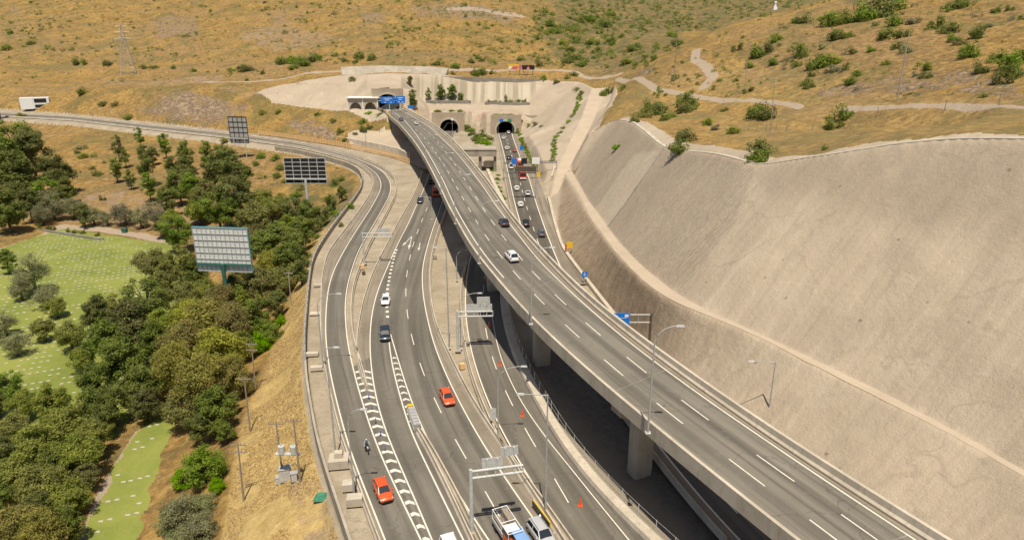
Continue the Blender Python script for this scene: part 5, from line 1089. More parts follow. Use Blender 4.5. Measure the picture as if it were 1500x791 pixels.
def car(kind, paint, loc, rz, label, group='cars on the roads', extra=None):
    L, W, zb, zl, zr, (fx0, fx1), (rx1, rx0) = SPEC[kind]; root = empty('parked_car' if False else ('pickup_truck' if kind == 'pickup' else 'van' if kind == 'van' else 'car'), loc, rz, label, 'pickup' if kind == 'pickup' else 'van' if kind == 'van' else 'car', group)
    pm = PT[paint]; h = W/2; r = L/2
    st = [(-r, .80, .42, zl*.78), (-r+.10, .93, .30, zl*.93), (-r+.45, .99, .24, zl), (-.9, 1., .22, zl), (fx0-.1, 1., .22, zl), (fx0+.15, .99, .22, (zl+zb)/2), (r-.55, .96, .24, zb*.93), (r-.18, .86, .28, zb*.82), (r-.02, .72, .36, zb*.66)]
    if kind == 'pickup': st[2] = (-r+.2, .99, .3, zl*.98)
    sec = lambda x, w_, z0, z1: [(x,-h*w_*.86,z0),(x,-h*w_,z0+(z1-z0)*.30),(x,-h*w_,z0+(z1-z0)*.62),(x,-h*w_*.95,z0+(z1-z0)*.90),(x,-h*w_*.84,z1),(x,0,z1+.035),(x,h*w_*.84,z1),(x,h*w_*.95,z0+(z1-z0)*.90),(x,h*w_,z0+(z1-z0)*.62),(x,h*w_,z0+(z1-z0)*.30),(x,h*w_*.86,z0)]
    vs = []; fs = []; m = 11
    for q in st: vs += sec(*q)
    for k in range(len(st)-1):
        for j in range(m): fs.append((k*m+j, (k+1)*m+j, (k+1)*m+(j+1) % m, k*m+(j+1) % m))
    fs += [tuple(range(m)), tuple((len(st)-1)*m+j for j in range(m-1, -1, -1))]
    o = MB().add(vs, fs).build('body', pm, root, True); md = o.modifiers.new('bevel', 'BEVEL'); md.width = .05; md.segments = 2; md.limit_method = 'ANGLE'
    # glasshouse
    bw, tw = h*.86, h*.68; zg = zl-.02; zt = zr-.05
    g = [(rx0,-bw,zg),(fx0,-bw*.97,zg-.02),(fx0,bw*.97,zg-.02),(rx0,bw,zg),(rx1,-tw,zt),(fx1,-tw,zt),(fx1,tw,zt),(rx1,tw,zt)]
    MB().add(g, [(3,2,1,0),(4,5,6,7),(0,1,5,4),(1,2,6,5),(2,3,7,6),(3,0,4,7)]).build('windows', glass, root)
    rf = MB(); e = .04; n = 5; rv = []; rfc = []
    for k in range(n):
        x = rx1-e+(fx1-rx1+2*e)*k/(n-1); zz = zt+.045*math.sin(math.pi*k/(n-1))
        rv += [(x,-tw-e,zt-.015),(x,-tw*.8,zz+.045),(x,0,zz+.065),(x,tw*.8,zz+.045),(x,tw+e,zt-.015)]
    for k in range(n-1):
        for j in range(4): rfc.append((k*5+j,(k+1)*5+j,(k+1)*5+j+1,k*5+j+1))
    MB().add(rv, rfc).build('roof', pm, root, True)
    for sx, (a, b) in (('f', (1, 5)), ('f', (2, 6)), ('r', (0, 4)), ('r', (3, 7))):
        A, B = Vector(g[a]), Vector(g[b]); MB().tube([A, B], .055 if sx == 'f' else .10, 6).build('pillar', pm, root)
    for s_ in (-1, 1):
        mx = .5*(fx1+rx1)-.05; MB().tube([(mx, s_*bw*1.0, zg), (mx, s_*tw*1.03, zt)], .05, 6).build('pillar', pm, root)
        MB().box((r-.30, s_*h*.66, zb*.70), (.34,.36,.16)).build('headlight', lampw, root); MB().box((-r+.10, s_*h*.76, zl*.80), (.16,.26,.26)).build('taillight', lampr, root)
        MB().box((fx0-.28, s_*(h+.09), zl+.06), (.16,.2,.14)).build('mirror', pm, root)
        for x in (r-.82, -r+.78):
            R0 = .33 if kind not in ('suv','pickup') else .38
            ty = MB().tube([(x, s_*(h-.22), R0), (x, s_*(h+.01), R0)], R0, 16).build('wheel', 'black', root); MB().tube([(x, s_*(h-.05), R0), (x, s_*(h+.025), R0)], R0*.62, 12).build('rim', rimm, ty)
    MB().box((r-.05, 0, .42), (.14, W*.62, .20)).build('grille', 'black', root); MB().box((-r+.02, 0, .40), (.12, W*.72, .16)).build('rear_bumper', 'black', root)
    if kind == 'pickup':
        MB().box((-1.65,0,zl+.045), (1.7,W*.78,.03)).build('bed_floor', 'black', root)
    if kind == 'suv':
        for s_ in (-1, 1): MB().tube([(rx1+.1, s_*tw*.86, zr+.03), (fx1-.1, s_*tw*.86, zr+.03)], .03, 5).build('roof_rail', 'dark_metal', root)
    return root
def heading(line, p, toward):
    k = int(np.argmin(np.hypot(line[:,0]-p[0], line[:,1]-p[1]))); k = min(max(k, 2), len(line)-3); d = line[k+2]-line[k-2]; a = math.atan2(d[1], d[0])
    if (d[1] < 0) != toward: a += math.pi
    return a
def put(kind, paint, u, v, line, toward, label, z=0., dv=0, hz=.75, **k):
    p = P(u, v, z+hz); return car(kind, paint, (p[0], p[1], z+.03), heading(line, p, toward), label, **k)
put('hatch','orange',561,717,a_r,True,'orange hatchback driving down the ramp, lowest of the two orange cars')
put('hatch','orange',655,581,r1r,True,'orange hatchback on the main road beside the right edge line')
put('hatch','white',565,439,b_l,True,'white hatchback driving over the square dashes of the main road')
put('suv','navy',564,489,b_l,True,'dark blue and white fronted car at the tip of the narrow painted gore')
put('suv','charcoal',615.5,293.5,b_l,True,'dark car emerging from the viaduct shadow on the main road')
put('hatch','black',631,266,r1r,True,'black car in the deep shadow under the viaduct edge')
put('suv','white',749.5,375,v_l,False,'white car on the viaduct in the middle lane')
put('sedan','charcoal',738,325,vlr,False,'dark grey car in the right lane of the viaduct')
for o, z in (): pass
def putv(kind, paint, u, v, label): p = P(u, v, DK+.75); return car(kind, paint, (p[0], p[1], DK+.02), heading(v_l, p, False), label)
for o in [q for q in COL.objects if q.get('label') in ('white car on the viaduct in the middle lane', 'dark grey car in the right lane of the viaduct')]:
    u, v = (749.5, 375) if 'white' in o['label'] else (738, 325); p = P(u, v, DK+.75); o.location = (p[0], p[1], DK+.02); o.rotation_euler.z = heading(v_l, p, False)
putv('sedan','grey',587.5,174.5,'small grey car on the viaduct nearest the tunnel'); putv('hatch','white',609.5,180.5,'small white car on the viaduct near the tunnel end')
put('suv','silver',793.5,782,r1r,True,'silver car cut off by the bottom edge beside the yellow marker board')
put('hatch','white',737.5,202,t_l,False,'white car nearest the right-hand tunnel mouth'); put('hatch','white',742.5,217,t_l,False,'white car in the left lane between tunnel mouth and lattice gantry'); put('hatch','red',754,220.5,t_r,False,'dark red car in the right lane near the tunnel')
put('hatch','silver',744.8,194,t_l,False,'pale car just inside the right-hand tunnel mouth'); put('sedan','black',745.5,231,t_l,False,'dark car under the lattice gantry'); put('van','white',748.5,243,t_l,False,'white van beside the dark message board',hz=1.1)
put('hatch','white',757,275.5,t_l,False,'white car in the left lane below the red bus'); put('sedan','silver',773,282.5,t_r,False,'silver car in the right lane below the red bus'); put('hatch','white',762.5,299,t_l,False,'white car in the left lane above the black pickup')
put('pickup','black',770.3,327,t_l,False,'black pickup in the left lane of the tunnel road'); put('suv','grey',793,341.5,t_r,False,'grey car in the right lane of the tunnel road, nearest of all there')
def coach(kind, u, v, z, line, toward, label, c, L=9., W=2.5, Hh=3.1):
    p = P(u, v, z+Hh/2); root = empty(kind, (p[0], p[1], z+.03), heading(line, p, toward), label, kind); m = car_paint(kind+'_paint', c)
    o = MB().box((0,0,.45+(Hh-.45)/2), (L,W,Hh-.45), taper=.97).build('body', m, root); b = o.modifiers.new('bevel', 'BEVEL'); b.width = .15; b.segments = 3
    MB().box((0,0,Hh*.68), (L*.9,W+.03,Hh*.26)).build('side_windows', glass, root); MB().box((0,0,Hh*.66), (L+.03,W*.84,Hh*.30)).build('end_window', glass, root); MB().box((0,0,Hh+.05), (L*.4,W*.5,.16)).build('roof_unit', 'sign_white', root); MB().box((-L/2,0,.75), (.12,W*.9,.5)).build('rear_panel', 'sign_white', root)
    for x in (-L*.3, L*.32):
        for s_ in (-1, 1): MB().tube([(x,s_*(W/2-.25),.48),(x,s_*(W/2+.02),.48)], .48, 12).build('wheel', 'black', root)
coach('bus',765,255,0,t_r,False,'red and white bus below the dark message board',(.55,.04,.02)); coach('bus',761.5,239.5,0,t_r,False,'orange-red bus half hidden above the dark message board',(.62,.10,.03))
coach('truck',639,280,0,r1r,True,'orange-red truck in the shadow under the viaduct edge',(.50,.07,.025),7.5,2.4,2.9)
# utility truck with ladder rack and load, bottom edge
p = P(745,772,1.6); root = empty('utility_truck', (p[0], p[1], .03), heading(r1r, p, True), 'small work truck with orange front, white roof rack and timber load at the bottom edge', 'truck')
MB().box((1.2,0,.95), (1.7,1.75,.9), taper=.94).build('cab', PT['orange'], root); MB().box((.75,0,1.72), (1.35,1.6,.62), taper=.86).build('cab_windows', glass, root); MB().box((.7,0,2.07), (1.2,1.45,.08)).build('cab_roof', PT['white'], root)
MB().box((-1.15,0,.95), (2.9,1.8,.5)).build('cargo_bed', 'pole', root)
for x in (-2.5,-.05,1.9):
    m = MB(); m.tube([(x,-.85,1.0),(x,-.85,2.35),(x,.85,2.35),(x,.85,1.0)], .05, 6); m.build('rack_hoop', PT['white'], root)
for y in (-.85,.85): MB().tube([(-2.5,y,2.35),(1.9,y,2.35)], .05, 6).build('rack_rail', PT['white'], root)
MB().box((-1.3,.45,1.75), (2.2,.7,1.0), taper=.9).build('box_load', 'wood', root)
for k in range(6): MB().box((-1.2+.1*k,-.65+.16*k,1.3+.08*(k % 3)), (2.6,.14,.12)).build('timber', 'wood', root)
for x in (-1.7,1.3):
    for s_ in (-1,1): MB().tube([(x,s_*.68,.36),(x,s_*.92,.36)], .36, 14).build('wheel', 'black', root)
for s_ in (-1,1): MB().box((2.02,s_*.62,.85), (.08,.34,.22)).build('headlight', lampw, root)
MB().box((2.05,0,.5), (.1,1.6,.2)).build('bumper', 'pole', root)
put('van','blue',769,797,r1r,True,'light blue roof of a vehicle cut off at the bottom edge',hz=1.7); put('van','white',664,803,g2l,True,'white vehicle roof just showing at the bottom edge',hz=1.9)
# motorcycle and rider on the ramp
p = P(537.5,656,.5); hd = heading(a_r, p, True); root = empty('motorcycle', (p[0], p[1], .03), hd, 'dark motorcycle coming down the ramp above the orange car', 'motorcycle')
for x in (-.68,.68):
    t_ = [(x+.31*math.cos(a), 0, .31+.31*math.sin(a)) for a in np.linspace(0, 2*math.pi, 17)]; w_ = MB().tube(t_, .065, 6, cap=False).build('wheel', 'black', root); MB().tube([(x,-.05,.31),(x,.05,.31)], .2, 10).build('rim', rimm, w_)
MB().box((.08,0,.78), (.55,.28,.26), taper=.7).build('fuel_tank', PT['charcoal'], root); MB().box((-.42,0,.80), (.62,.26,.12), taper=.9).build('seat', 'black', root); MB().box((0,0,.46), (.55,.3,.36)).build('engine', 'dark_metal', root)
MB().tube([(.68,0,.31),(.46,0,.95)], .05, 6).build('fork', 'galv', root); MB().tube([(.38,-.36,1.02),(.46,0,1.0),(.38,.36,1.02)], .025, 6).build('handlebar', 'dark_metal', root); MB().box((.56,0,.88), (.12,.2,.2)).build('headlight', lampw, root); MB().tube([(-.1,-.16,.35),(-.8,-.2,.42)], .06, 8).build('exhaust', 'galv', root)
jk = plain('rider_jacket', (.30,.31,.33), .8); 
sk = [(-.32,0,.92,.15),(-.26,0,1.12,.15),(-.16,0,1.34,.16),(-.10,0,1.47,.10),(-.06,0,1.56,.065),(-.03,0,1.66,.095),(-.02,0,1.74,.085),
      (-.14,.19,1.42,.075),(.08,.31,1.22,.055),(.34,.34,1.06,.042),(.40,.34,1.04,.04),(-.14,-.19,1.42,.075),(.08,-.31,1.22,.055),(.34,-.34,1.06,.042),(.40,-.34,1.04,.04),
      (-.28,.13,.88,.105),(.12,.23,.80,.085),(.02,.23,.40,.06),(.16,.23,.33,.05),(-.28,-.13,.88,.105),(.12,-.23,.80,.085),(.02,-.23,.40,.06),(.16,-.23,.33,.05)]
ed = [(0,1),(1,2),(2,3),(3,4),(4,5),(5,6),(2,7),(7,8),(8,9),(9,10),(2,11),(11,12),(12,13),(13,14),(0,15),(15,16),(16,17),(17,18),(0,19),(19,20),(20,21),(21,22)]
me = bpy.data.meshes.new('person'); me.from_pydata([q[:3] for q in sk], ed, []); po = bpy.data.objects.new('person', me); COL.objects.link(po); md = po.modifiers.new('skin', 'SKIN'); me.skin_vertices.new() if not me.skin_vertices else None
for k, q in enumerate(sk): me.skin_vertices[0].data[k].radius = (q[3], q[3])
me.skin_vertices[0].data[0].use_root = True; po.modifiers.new('subsurf', 'SUBSURF').levels = 1; me.materials.append(jk); po.location = (p[0], p[1], .03); po.rotation_euler.z = hd
tag(po, 'motorcycle rider in a grey jacket and pale helmet seated on the motorcycle', 'person')
hv = []; hf = []
for i in range(7):
    for j in range(12): a, b = math.pi*i/6, 2*math.pi*j/12; hv.append((-.02+.15*math.sin(a)*math.cos(b), .13*math.sin(a)*math.sin(b), 1.71+.15*math.cos(a)))
for i in range(6):
    for j in range(12): hf.append((i*12+j, i*12+(j+1) % 12, (i+1)*12+(j+1) % 12, (i+1)*12+j))
hm = MB().add(hv, hf).build('helmet', PT['silver'], po, True); MB().box((.10,0,1.71), (.08,.18,.09)).build('visor', glass, hm)
tr_ = plain('rider_trousers', (.03,.035,.05), .9); 
for s_ in (-1,1): MB().tube([(-.28,.13*s_,.88),(.12,.23*s_,.80),(.02,.23*s_,.42)], [.115,.098,.072], 8).build('trouser_leg', tr_, po)
# ------------------------------------------------------------------ cemetery
mk = MB().box((0,0,.06), (.72,.34,.10), taper=.92)
mk0 = mk.build('grave_marker', 'marker'); 
def lawn_rows(px_a, px_b, poly, pitch, spacing, seed, fill):
    r = np.random.default_rng(seed); a = P(*px_a, -13.5)[:2]; b = P(*px_b, -13.5)[:2]; d = (b-a)/np.linalg.norm(b-a); n = np.array([-d[1], d[0]]); out = []
    c = np.asarray(poly)[:, :2]; lo = ((c-a)@n).min(); hi = ((c-a)@n).max(); l0 = ((c-a)@d).min(); l1 = ((c-a)@d).max()
    for q in np.arange(lo, hi, pitch):
        run = 0
        for t in np.arange(l0, l1, spacing):
            if run <= 0: on = r.random() < fill; run = r.integers(2, 6)
            run -= 1
            if on and r.random() < .8: out.append(a+n*(q+r.normal(0, .04))+d*(t+r.normal(0, .06)))
    out = np.array(out); return out[inpoly(out[:,0], out[:,1], poly)], math.atan2(d[1], d[0])
in2, an2 = lawn_rows((137,772),(203,760), arr([(136,800),(152,722),(183,668),(210,625),(236,612),(243,650),(226,697),(214,739),(200,800)], -13.5), 2.3, 1.15, 3, .5)
in1, an1 = lawn_rows((0,462),(180,437), arr([(-60,700),(-60,382),(0,370),(60,350),(95,338),(130,344),(236,360),(280,390),(270,450),(235,550),(190,590),(120,640),(0,660)], -13.5), 2.6, 1.3, 4, .72)
def isblocked(q): return False
allm = [(q, an2) for q in in2]+[(q, an1) for q in in1[np.argsort(np.hypot(in1[:,0], in1[:,1]))]]
vis = allm[:len(in2)]+[x for x in allm[len(in2):]]
n_ind = 300; first = True
for q, an in vis[:n_ind]:
    o = mk0 if first else mk0.copy()
    if not first: COL.objects.link(o)
    first = False; o.location = (q[0], q[1], gh(q[0], q[1])+.02); o.rotation_euler.z = an+random.gauss(0, .03)
    tag(o, 'small flat pale stone grave marker set in a row on the cemetery lawn' if an == an1 else 'flat pale stone grave marker in a short row on the narrow lawn strip', 'grave marker', 'grave markers on the wide lawn' if an == an1 else 'grave markers on the narrow lawn strip')
m = MB()
for q, an in vis[n_ind:]: m.box((q[0], q[1], gh(q[0], q[1])+.06), (.72,.34,.10), an)
if m.v: o = m.build('grave_markers', 'marker', fix=False); tag(o, 'rows of small flat pale grave markers covering the far part of the lawn', 'grave markers', kind='stuff')
for u, v, lab in [(155.5,328,'white stone post beside the cemetery path junction')]:
    root = empty('stone_post', P(u, 333, -13.4), 0, lab, 'post'); MB().box((0,0,.2), (1.2,1.2,.5)).build('plinth', 'sign_white', root); MB().tube([(0,0,.4),(0,0,2.4),(0,0,2.9)], [.4,.34,.1], 8).build('shaft', 'sign_white', root)
root = empty('waste_bin', P(183,341,-13.4), 0, 'dark green bin at the edge of the cemetery path', 'bin'); MB().box((0,0,.75), (1.5,1.1,1.3), taper=1.12).build('body', 'greensteel', root); MB().box((0,0,1.48), (1.7,1.3,.12)).build('lid', 'greensteel', root)
tag(MB().sweep(resample(arr([(55,338),(92,343),(140,351),(152,352)], -13.4), 2.), [(-.25,-.3),(-.25,.7),(.25,.7),(.25,-.3)]).build('garden_wall', 'conc_dark'), 'low stone wall beside the cemetery path', 'wall')
# ------------------------------------------------------------------ vegetation
LM = dict(
 g=leaf_mat('foliage_green', (.095,.140,.022), (.270,.320,.064), (.34,.37,.11)), d=leaf_mat('foliage_dark', (.080,.108,.022), (.230,.260,.056), (.30,.31,.09)),
 o=leaf_mat('foliage_olive', (.140,.165,.034), (.340,.345,.078), (.40,.385,.12)), b=leaf_mat('foliage_bronze', (.190,.188,.038), (.400,.365,.080), (.46,.41,.13)),
 p=leaf_mat('foliage_greyish', (.170,.178,.082), (.350,.345,.172), (.42,.40,.23)), y=leaf_mat('foliage_bright', (.125,.215,.014), (.280,.400,.028), (.33,.43,.05)))
def leaves(rg, centers, radii, n, size, hang=0.):
    k = rg.integers(0, len(centers), n); w_ = radii[:, 0]**2; k = rg.choice(len(centers), n, p=w_/w_.sum())
    d = rg.normal(size=(n, 3)); d /= np.linalg.norm(d, axis=1)[:, None]; q = rg.random(n)**.33*1.0
    q = np.where(rg.random(n) < .75, .72+.33*rg.random(n), q)
    c = centers[k]+d*radii[k]*(q*(1+.24*rg.normal(size=n)))[:, None]; c[:, 2] -= hang*np.maximum(0, rg.random(n)-.3)*np.hypot(c[:, 0], c[:, 1])
    cd = c/(np.linalg.norm(c, axis=1)[:, None]+1e-6); nr = d*.45+cd*.45+np.array([0,0,.55])+rg.normal(size=(n, 3))*.55; nr /= np.linalg.norm(nr, axis=1)[:, None]
    a = np.cross(nr, rg.normal(size=(n, 3))); a /= np.linalg.norm(a, axis=1)[:, None]; b = np.cross(nr, a)
    s1 = size*(.6+.9*rg.random(n))[:, None]; s2 = s1*(.26+.26*rg.random(n))[:, None]
    v = np.stack([c-a*s1*.5, c+b*s2*.5-a*s1*.05, c+a*s1*.5, c-b*s2*.5+a*s1*.05], 1)
    return v.reshape(-1, 3)
def leaf_mesh(name, v, mat):
    n = len(v)//4; me = bpy.data.meshes.new(name); me.vertices.add(n*4); me.vertices.foreach_set('co', v.astype(np.float32).ravel()); me.loops.add(n*4); me.loops.foreach_set('vertex_index', np.arange(n*4, dtype=np.int32)); me.polygons.add(n); me.polygons.foreach_set('loop_start', (np.arange(n)*4).astype(np.int32)); me.update(calc_edges=True); me.materials.append(mat); return me
def crown_clumps(rg, n, zs, base=.0, spread=1., rc=(.22,.42)):
    c = []
    while len(c) < n:
        q = rg.uniform(-1, 1, 3)
        if np.linalg.norm(q) > 1 or np.linalg.norm(q) < .25: continue
        q = q*(1.18 if rg.random() < .16 else 1.)
        c.append(q)
    c = np.array(c); sh = 1-.18*np.maximum(0, c[:, 2:3]); c[:, :2] *= sh*spread*.80; c[:, 2] *= zs*.84
    lop = rg.normal(size=2)*.12; c[:, :2] += lop*c[:, 2:3]
    r = rg.uniform(*rc, n); return c, np.stack([r, r, r*rg.uniform(.6, .95, n)], 1)
PROTO = {}; NL = 1.45; LS = .84
def tree_proto(key, mat, seed, zs, hc, n_cl, n_leaf, size, hang=0., rc=(.22,.42), trunk=.07, bark='bark'):
    """unit-radius tree: crown centre hc above the foot, crown half height zs"""
    rg = np.random.default_rng(seed); n_cl = int(n_cl*1.9); c, r = crown_clumps(rg, n_cl, zs, rc=(rc[0]*.68, rc[1]*.74))
    v = leaves(rg, c, r, int(n_leaf*NL), size*LS, hang); v[:, 2] += hc; cm = leaf_mesh('crown', v, LM[mat])
    mb = MB(); top = hc+zs*.3; lean = rg.normal(size=2)*.08
    P_ = [(0,0,-.15),(lean[0]*.3,lean[1]*.3,top*.35),(lean[0],lean[1],top*.7),(lean[0]*1.6,lean[1]*1.6,top)]; mb.tube(P_, [trunk*1.25,trunk,trunk*.7,trunk*.25], 8)
    for k in rg.choice(n_cl, min(6, n_cl), replace=False):
        e = c[k]+np.array([0,0,hc]); s0 = Vector(P_[1]).lerp(Vector(P_[2]), rg.random()); m_ = s0.lerp(Vector(e), .55)+Vector((0,0,.08)); mb.tube([s0, m_, e], [trunk*.5,trunk*.32,trunk*.1], 6)
    me = bpy.data.meshes.new('trunk'); me.from_pydata(mb.v, [], mb.f); me.materials.append(M[bark]); me.polygons.foreach_set('use_smooth', [True]*len(mb.f))
    PROTO.setdefault(key, []).append((me, cm, hc, zs))
for k in range(2):
    tree_proto('g', 'g', 10+k, 1.35, 1.6, 22, 5200, .13); tree_proto('d', 'd', 20+k, 1.05, 1.35, 24, 5600, .13); tree_proto('o', 'o', 30+k, 1.0, 1.3, 26, 5600, .125); tree_proto('b', 'b', 40+k, 1.15, 1.45, 32, 6400, .115, .3)
    tree_proto('p', 'p', 50+k, .8, 1.15, 20, 3600, .10, .35, trunk=.08); tree_proto('e', 'g', 60+k, 1.9, 2.5, 22, 4200, .15, rc=(.26,.46)); tree_proto('c', 'd', 65+k, 2.2, 2.3, 20, 3000, .16, rc=(.25,.42)); tree_proto('y', 'y', 70+k, .8, .72, 22, 4600, .115); tree_proto('s', 'p', 80+k, .75, .7, 22, 4200, .10)
TREEN = dict(g='broadleaf_tree', d='broadleaf_tree', o='broadleaf_tree', b='eucalyptus_tree', p='pepper_tree', e='slender_tree', c='conifer_tree', y='bushy_tree', s='bushy_tree')
TL = dict(g='mid green tree', d='dark green dense tree', o='olive green tree', b='bronze green feathery eucalyptus', p='grey green drooping tree', e='slender tall green tree', c='narrow dark upright tree', y='bright lime green rounded bush tree', s='grey green low spreading tree')
cnt = {}
def tree(kind, u, v, rpx, where, group, k=None):
    v_ = PROTO[kind]; me, cm, hc, zs = v_[(k if k is not None else cnt.get(kind, 0)) % len(v_)]; cnt[kind] = cnt.get(kind, 0)+1
    R0 = 4.
    for _ in range(4): b = G(u, v, hc*R0); R0 = .95*rpx*depth(b+np.array([0,0,hc*R0]))/F
    sz = random.uniform(.9, 1.12)
    root = empty(TREEN[kind], (b[0], b[1], b[2]-.1), random.uniform(0, 6.28), TL[kind]+' '+where, 'tree', group); root.scale = (R0, R0, R0*sz)
    for nm, m in (('trunk', me), ('crown', cm)): o = bpy.data.objects.new(nm, m); COL.objects.link(o); o.parent = root
    return root
W1 = 'in the belt between cemetery and ramp'; G1 = 'trees in the belt between the cemetery and the ramp'
TREES = [
 # far left clump
 ('g',18,203,34,0),('g',45,222,30,0),('d',22,262,36,0),('d',80,250,30,0),('d',8,305,30,0),('d',42,300,22,0),('g',62,280,24,0),('g',0,235,34,0),('d',95,275,20,0),('o',-8,285,30,0),
 # tall slender ones on the slope
 ('e',171,214,10,1),('e',168,243,11,1),('e',203,200,8,1),('e',240,207,11,1),('e',214,240,15,1),('e',216,266,13,1),('e',190,258,9,1),('e',271,222,13,1),('e',276,252,17,1),('g',262,272,20,1),('g',245,290,20,1),('e',302,222,11,1),('g',325,225,18,1),('g',330,252,30,1),('g',345,282,34,1),('o',300,288,28,1),('g',283,272,22,1),('g',318,300,26,1),('g',355,262,20,1),('g',312,250,20,1),('o',290,305,22,1),('d',335,310,24,1),('g',222,225,12,1),('e',182,228,8,1),('g',255,240,15,1),
 # pale drooping trees along the path
 ('p',75,298,24,2),('p',105,300,20,2),('p',135,313,17,2),('p',180,307,22,2),('p',226,312,22,2),('g',120,312,15,2),('p',60,312,18,2),('p',205,318,16,2),('p',155,316,14,2),('o',250,320,18,2),('c',256,318,8,2),
 # by the billboard and up the bank
 ('g',258,337,24,3),('o',238,330,16,3),('o',375,318,32,3),('o',396,302,22,3),('o',420,332,28,3),('g',402,350,28,3),('g',430,305,22,3),('g',452,318,20,3),('g',470,312,14,3),('o',380,292,26,3),('o',412,296,20,3),('g',444,336,22,3),('g',432,365,24,3),('g',388,362,28,3),('g',440,392,18,3),('o',412,402,28,3),('o',382,415,30,3),('o',352,425,26,3),('g',405,440,20,3),('g',372,452,26,3),('o',355,395,22,3),('b',395,385,24,3),('g',418,380,22,3),('d',340,425,22,3),('o',370,345,20,3),('o',430,345,18,3),('g',486,300,10,3),('g',500,283,9,3),
 ('o',220,380,30,4),('o',262,388,30,4),('g',212,440,32,4),('o',263,428,30,4),('o',240,405,24,4),('d',285,400,22,4),('o',300,425,24,4),('b',320,440,26,4),('o',235,470,26,4),
 # large bronze eucalyptus mass
 ('b',300,470,44,5),('b',262,500,40,5),('b',325,518,44,5),('b',290,556,44,5),('b',338,472,34,5),('b',248,535,34,5),('d',312,600,36,5),('b',278,470,34,5),('b',345,550,28,5),('o',270,590,34,5),('d',295,625,26,5),('o',352,505,24,5),
 # dark ones over the lawn
 ('d',192,478,42,6),('d',152,500,36,6),('d',142,462,28,6),('d',182,530,40,6),('d',205,560,36,6),('d',142,558,30,6),('o',102,488,26,6),('o',62,478,20,6),('d',225,500,30,6),('d',165,590,30,6),('o',120,520,22,6),('d',215,590,26,6),('o',172,455,26,6),
 ('p',45,398,30,7),('p',62,428,24,7),('p',28,420,20,7),('p',20,498,24,7),('p',4,470,22,7),('g',8,380,16,7),('o',80,445,18,7),
 # bottom left mass
 ('o',75,590,30,8),('o',92,622,38,8),('d',132,600,30,8),('o',50,652,44,8),('o',112,662,38,8),('o',20,622,30,8),('o',62,702,40,8),('o',15,692,36,8),('o',96,722,34,8),('b',22,764,42,8),('b',64,785,36,8),('d',102,770,26,8),('o',140,640,28,8),('d',150,612,26,8),('o',30,590,24,8),('d',82,680,30,8),('g',5,655,26,8),('g',3,725,22,8),('d',60,740,28,8),('g',12,560,22,8),('d',-5,590,20,8),('o',125,695,22,8),
 ('y',297,684,38,9),('y',268,702,20,9),('y',318,712,16,9),('y',398,488,20,9),('y',382,504,20,9),('y',372,480,18,9),('y',410,470,12,9),('s',268,748,38,9),('s',292,772,32,9),('s',245,765,24,9),('s',300,738,22,9),('s',262,790,30,9),('g',340,590,14,9),('d',330,630,18,9),
]
WH = ['in the clump at the far left beyond the cemetery','on the dry slope between the cemetery and the far ramp','along the cemetery path','on the bank around and right of the nearest billboard','on the lawn edge just below the nearest billboard','in the bronze mass beside the utility poles','in the dark group standing over the middle of the lawn','standing on the lawn at the left edge','in the bottom left mass beside the narrow lawn','between the narrow lawn strip and the dry bank']
for kd, u, v, r_px, w_ in TREES: tree(kd, u, v, r_px, WH[w_], 'trees '+WH[w_])
# trees on the planters by the tunnels
for kd, u, v, r_px, lab in [('e',605,143,8,'beside the blue signs right of the viaduct tunnel'),('e',627,137,5,'leftmost on the planter above the half hidden tunnel'),('g',646,135,9,'on the planter above the half hidden tunnel, rounder one'),('g',662,134,9,'on the planter above the half hidden tunnel, tallest one'),('g',675,141,6,'rightmost on the planter above the half hidden tunnel'),('e',741,143,3,'standing among shrubs on the planter above the right tunnel'),('g',600,117,6,'on the rim of the cut above the viaduct tunnel')]:
    tree(kd, u, v, r_px, lab, 'trees planted around the tunnels')
# palm between the tunnels
b = G(707, 199); root = empty('palm_tree', b, 0, 'small palm in the green plants between the two arched tunnels', 'palm'); MB().tube([(0,0,-.3),(0,0,2.6)], [.3,.24], 8).build('trunk', 'bark', root); m = MB()
for k in range(16):
    a = k*2.4; l = 2.6+.4*math.sin(k*3); ca, sa = math.cos(a), math.sin(a); up_ = .9*math.cos(k*1.7)+.5
    pts_ = [(ca*l*t, sa*l*t, 2.6+up_*t*1.6-2.2*t*t) for t in (0,.35,.7,1)]
    vs = []
    for j, q in enumerate(pts_): wd = (.08,.32,.26,.03)[j]; vs += [(q[0]-sa*wd, q[1]+ca*wd, q[2]), (q[0]+sa*wd, q[1]-ca*wd, q[2])]
    m.add(vs, [(2*j,2*j+1,2*j+3,2*j+2) for j in range(3)])
m.build('crown', LM['d'], root, fix=False)
# bushes
def bush_proto(mat, seed, n, size, zs=.62):
    rg = np.random.default_rng(seed); c, r = crown_clumps(rg, 11, zs, rc=(.26,.46)); v = leaves(rg, c, r, n, size); v[:, 2] += zs*.62; return leaf_mesh('bush', v, LM[mat])
BP = {k: [bush_proto(k, 100+i*7+j, 900, .19) for j in range(3)] for i, k in enumerate('gdopy')}
nb = 0
def bush(kind, u, v, rpx, label, group, tall=1.):
    """(u, v) is the middle of the bush"""
    global nb
    R0 = 2.; rpx = rpx*1.14
    for _ in range(3): b = G(u, v, .45*R0*tall); R0 = rpx*depth(b)/F
    o = bpy.data.objects.new('bush', BP[kind][nb % 3]); COL.objects.link(o); o.location = (b[0], b[1], b[2]-.08*R0); o.scale = (R0, R0*random.uniform(.85,1.15), R0*tall*random.uniform(.9,1.15)); o.rotation_euler.z = random.uniform(0, 6.28); nb += 1
    return tag(o, label, 'bush', group)
COLN = dict(b='brownish', g='green', d='dark green', o='olive', p='grey green', y='bright green')
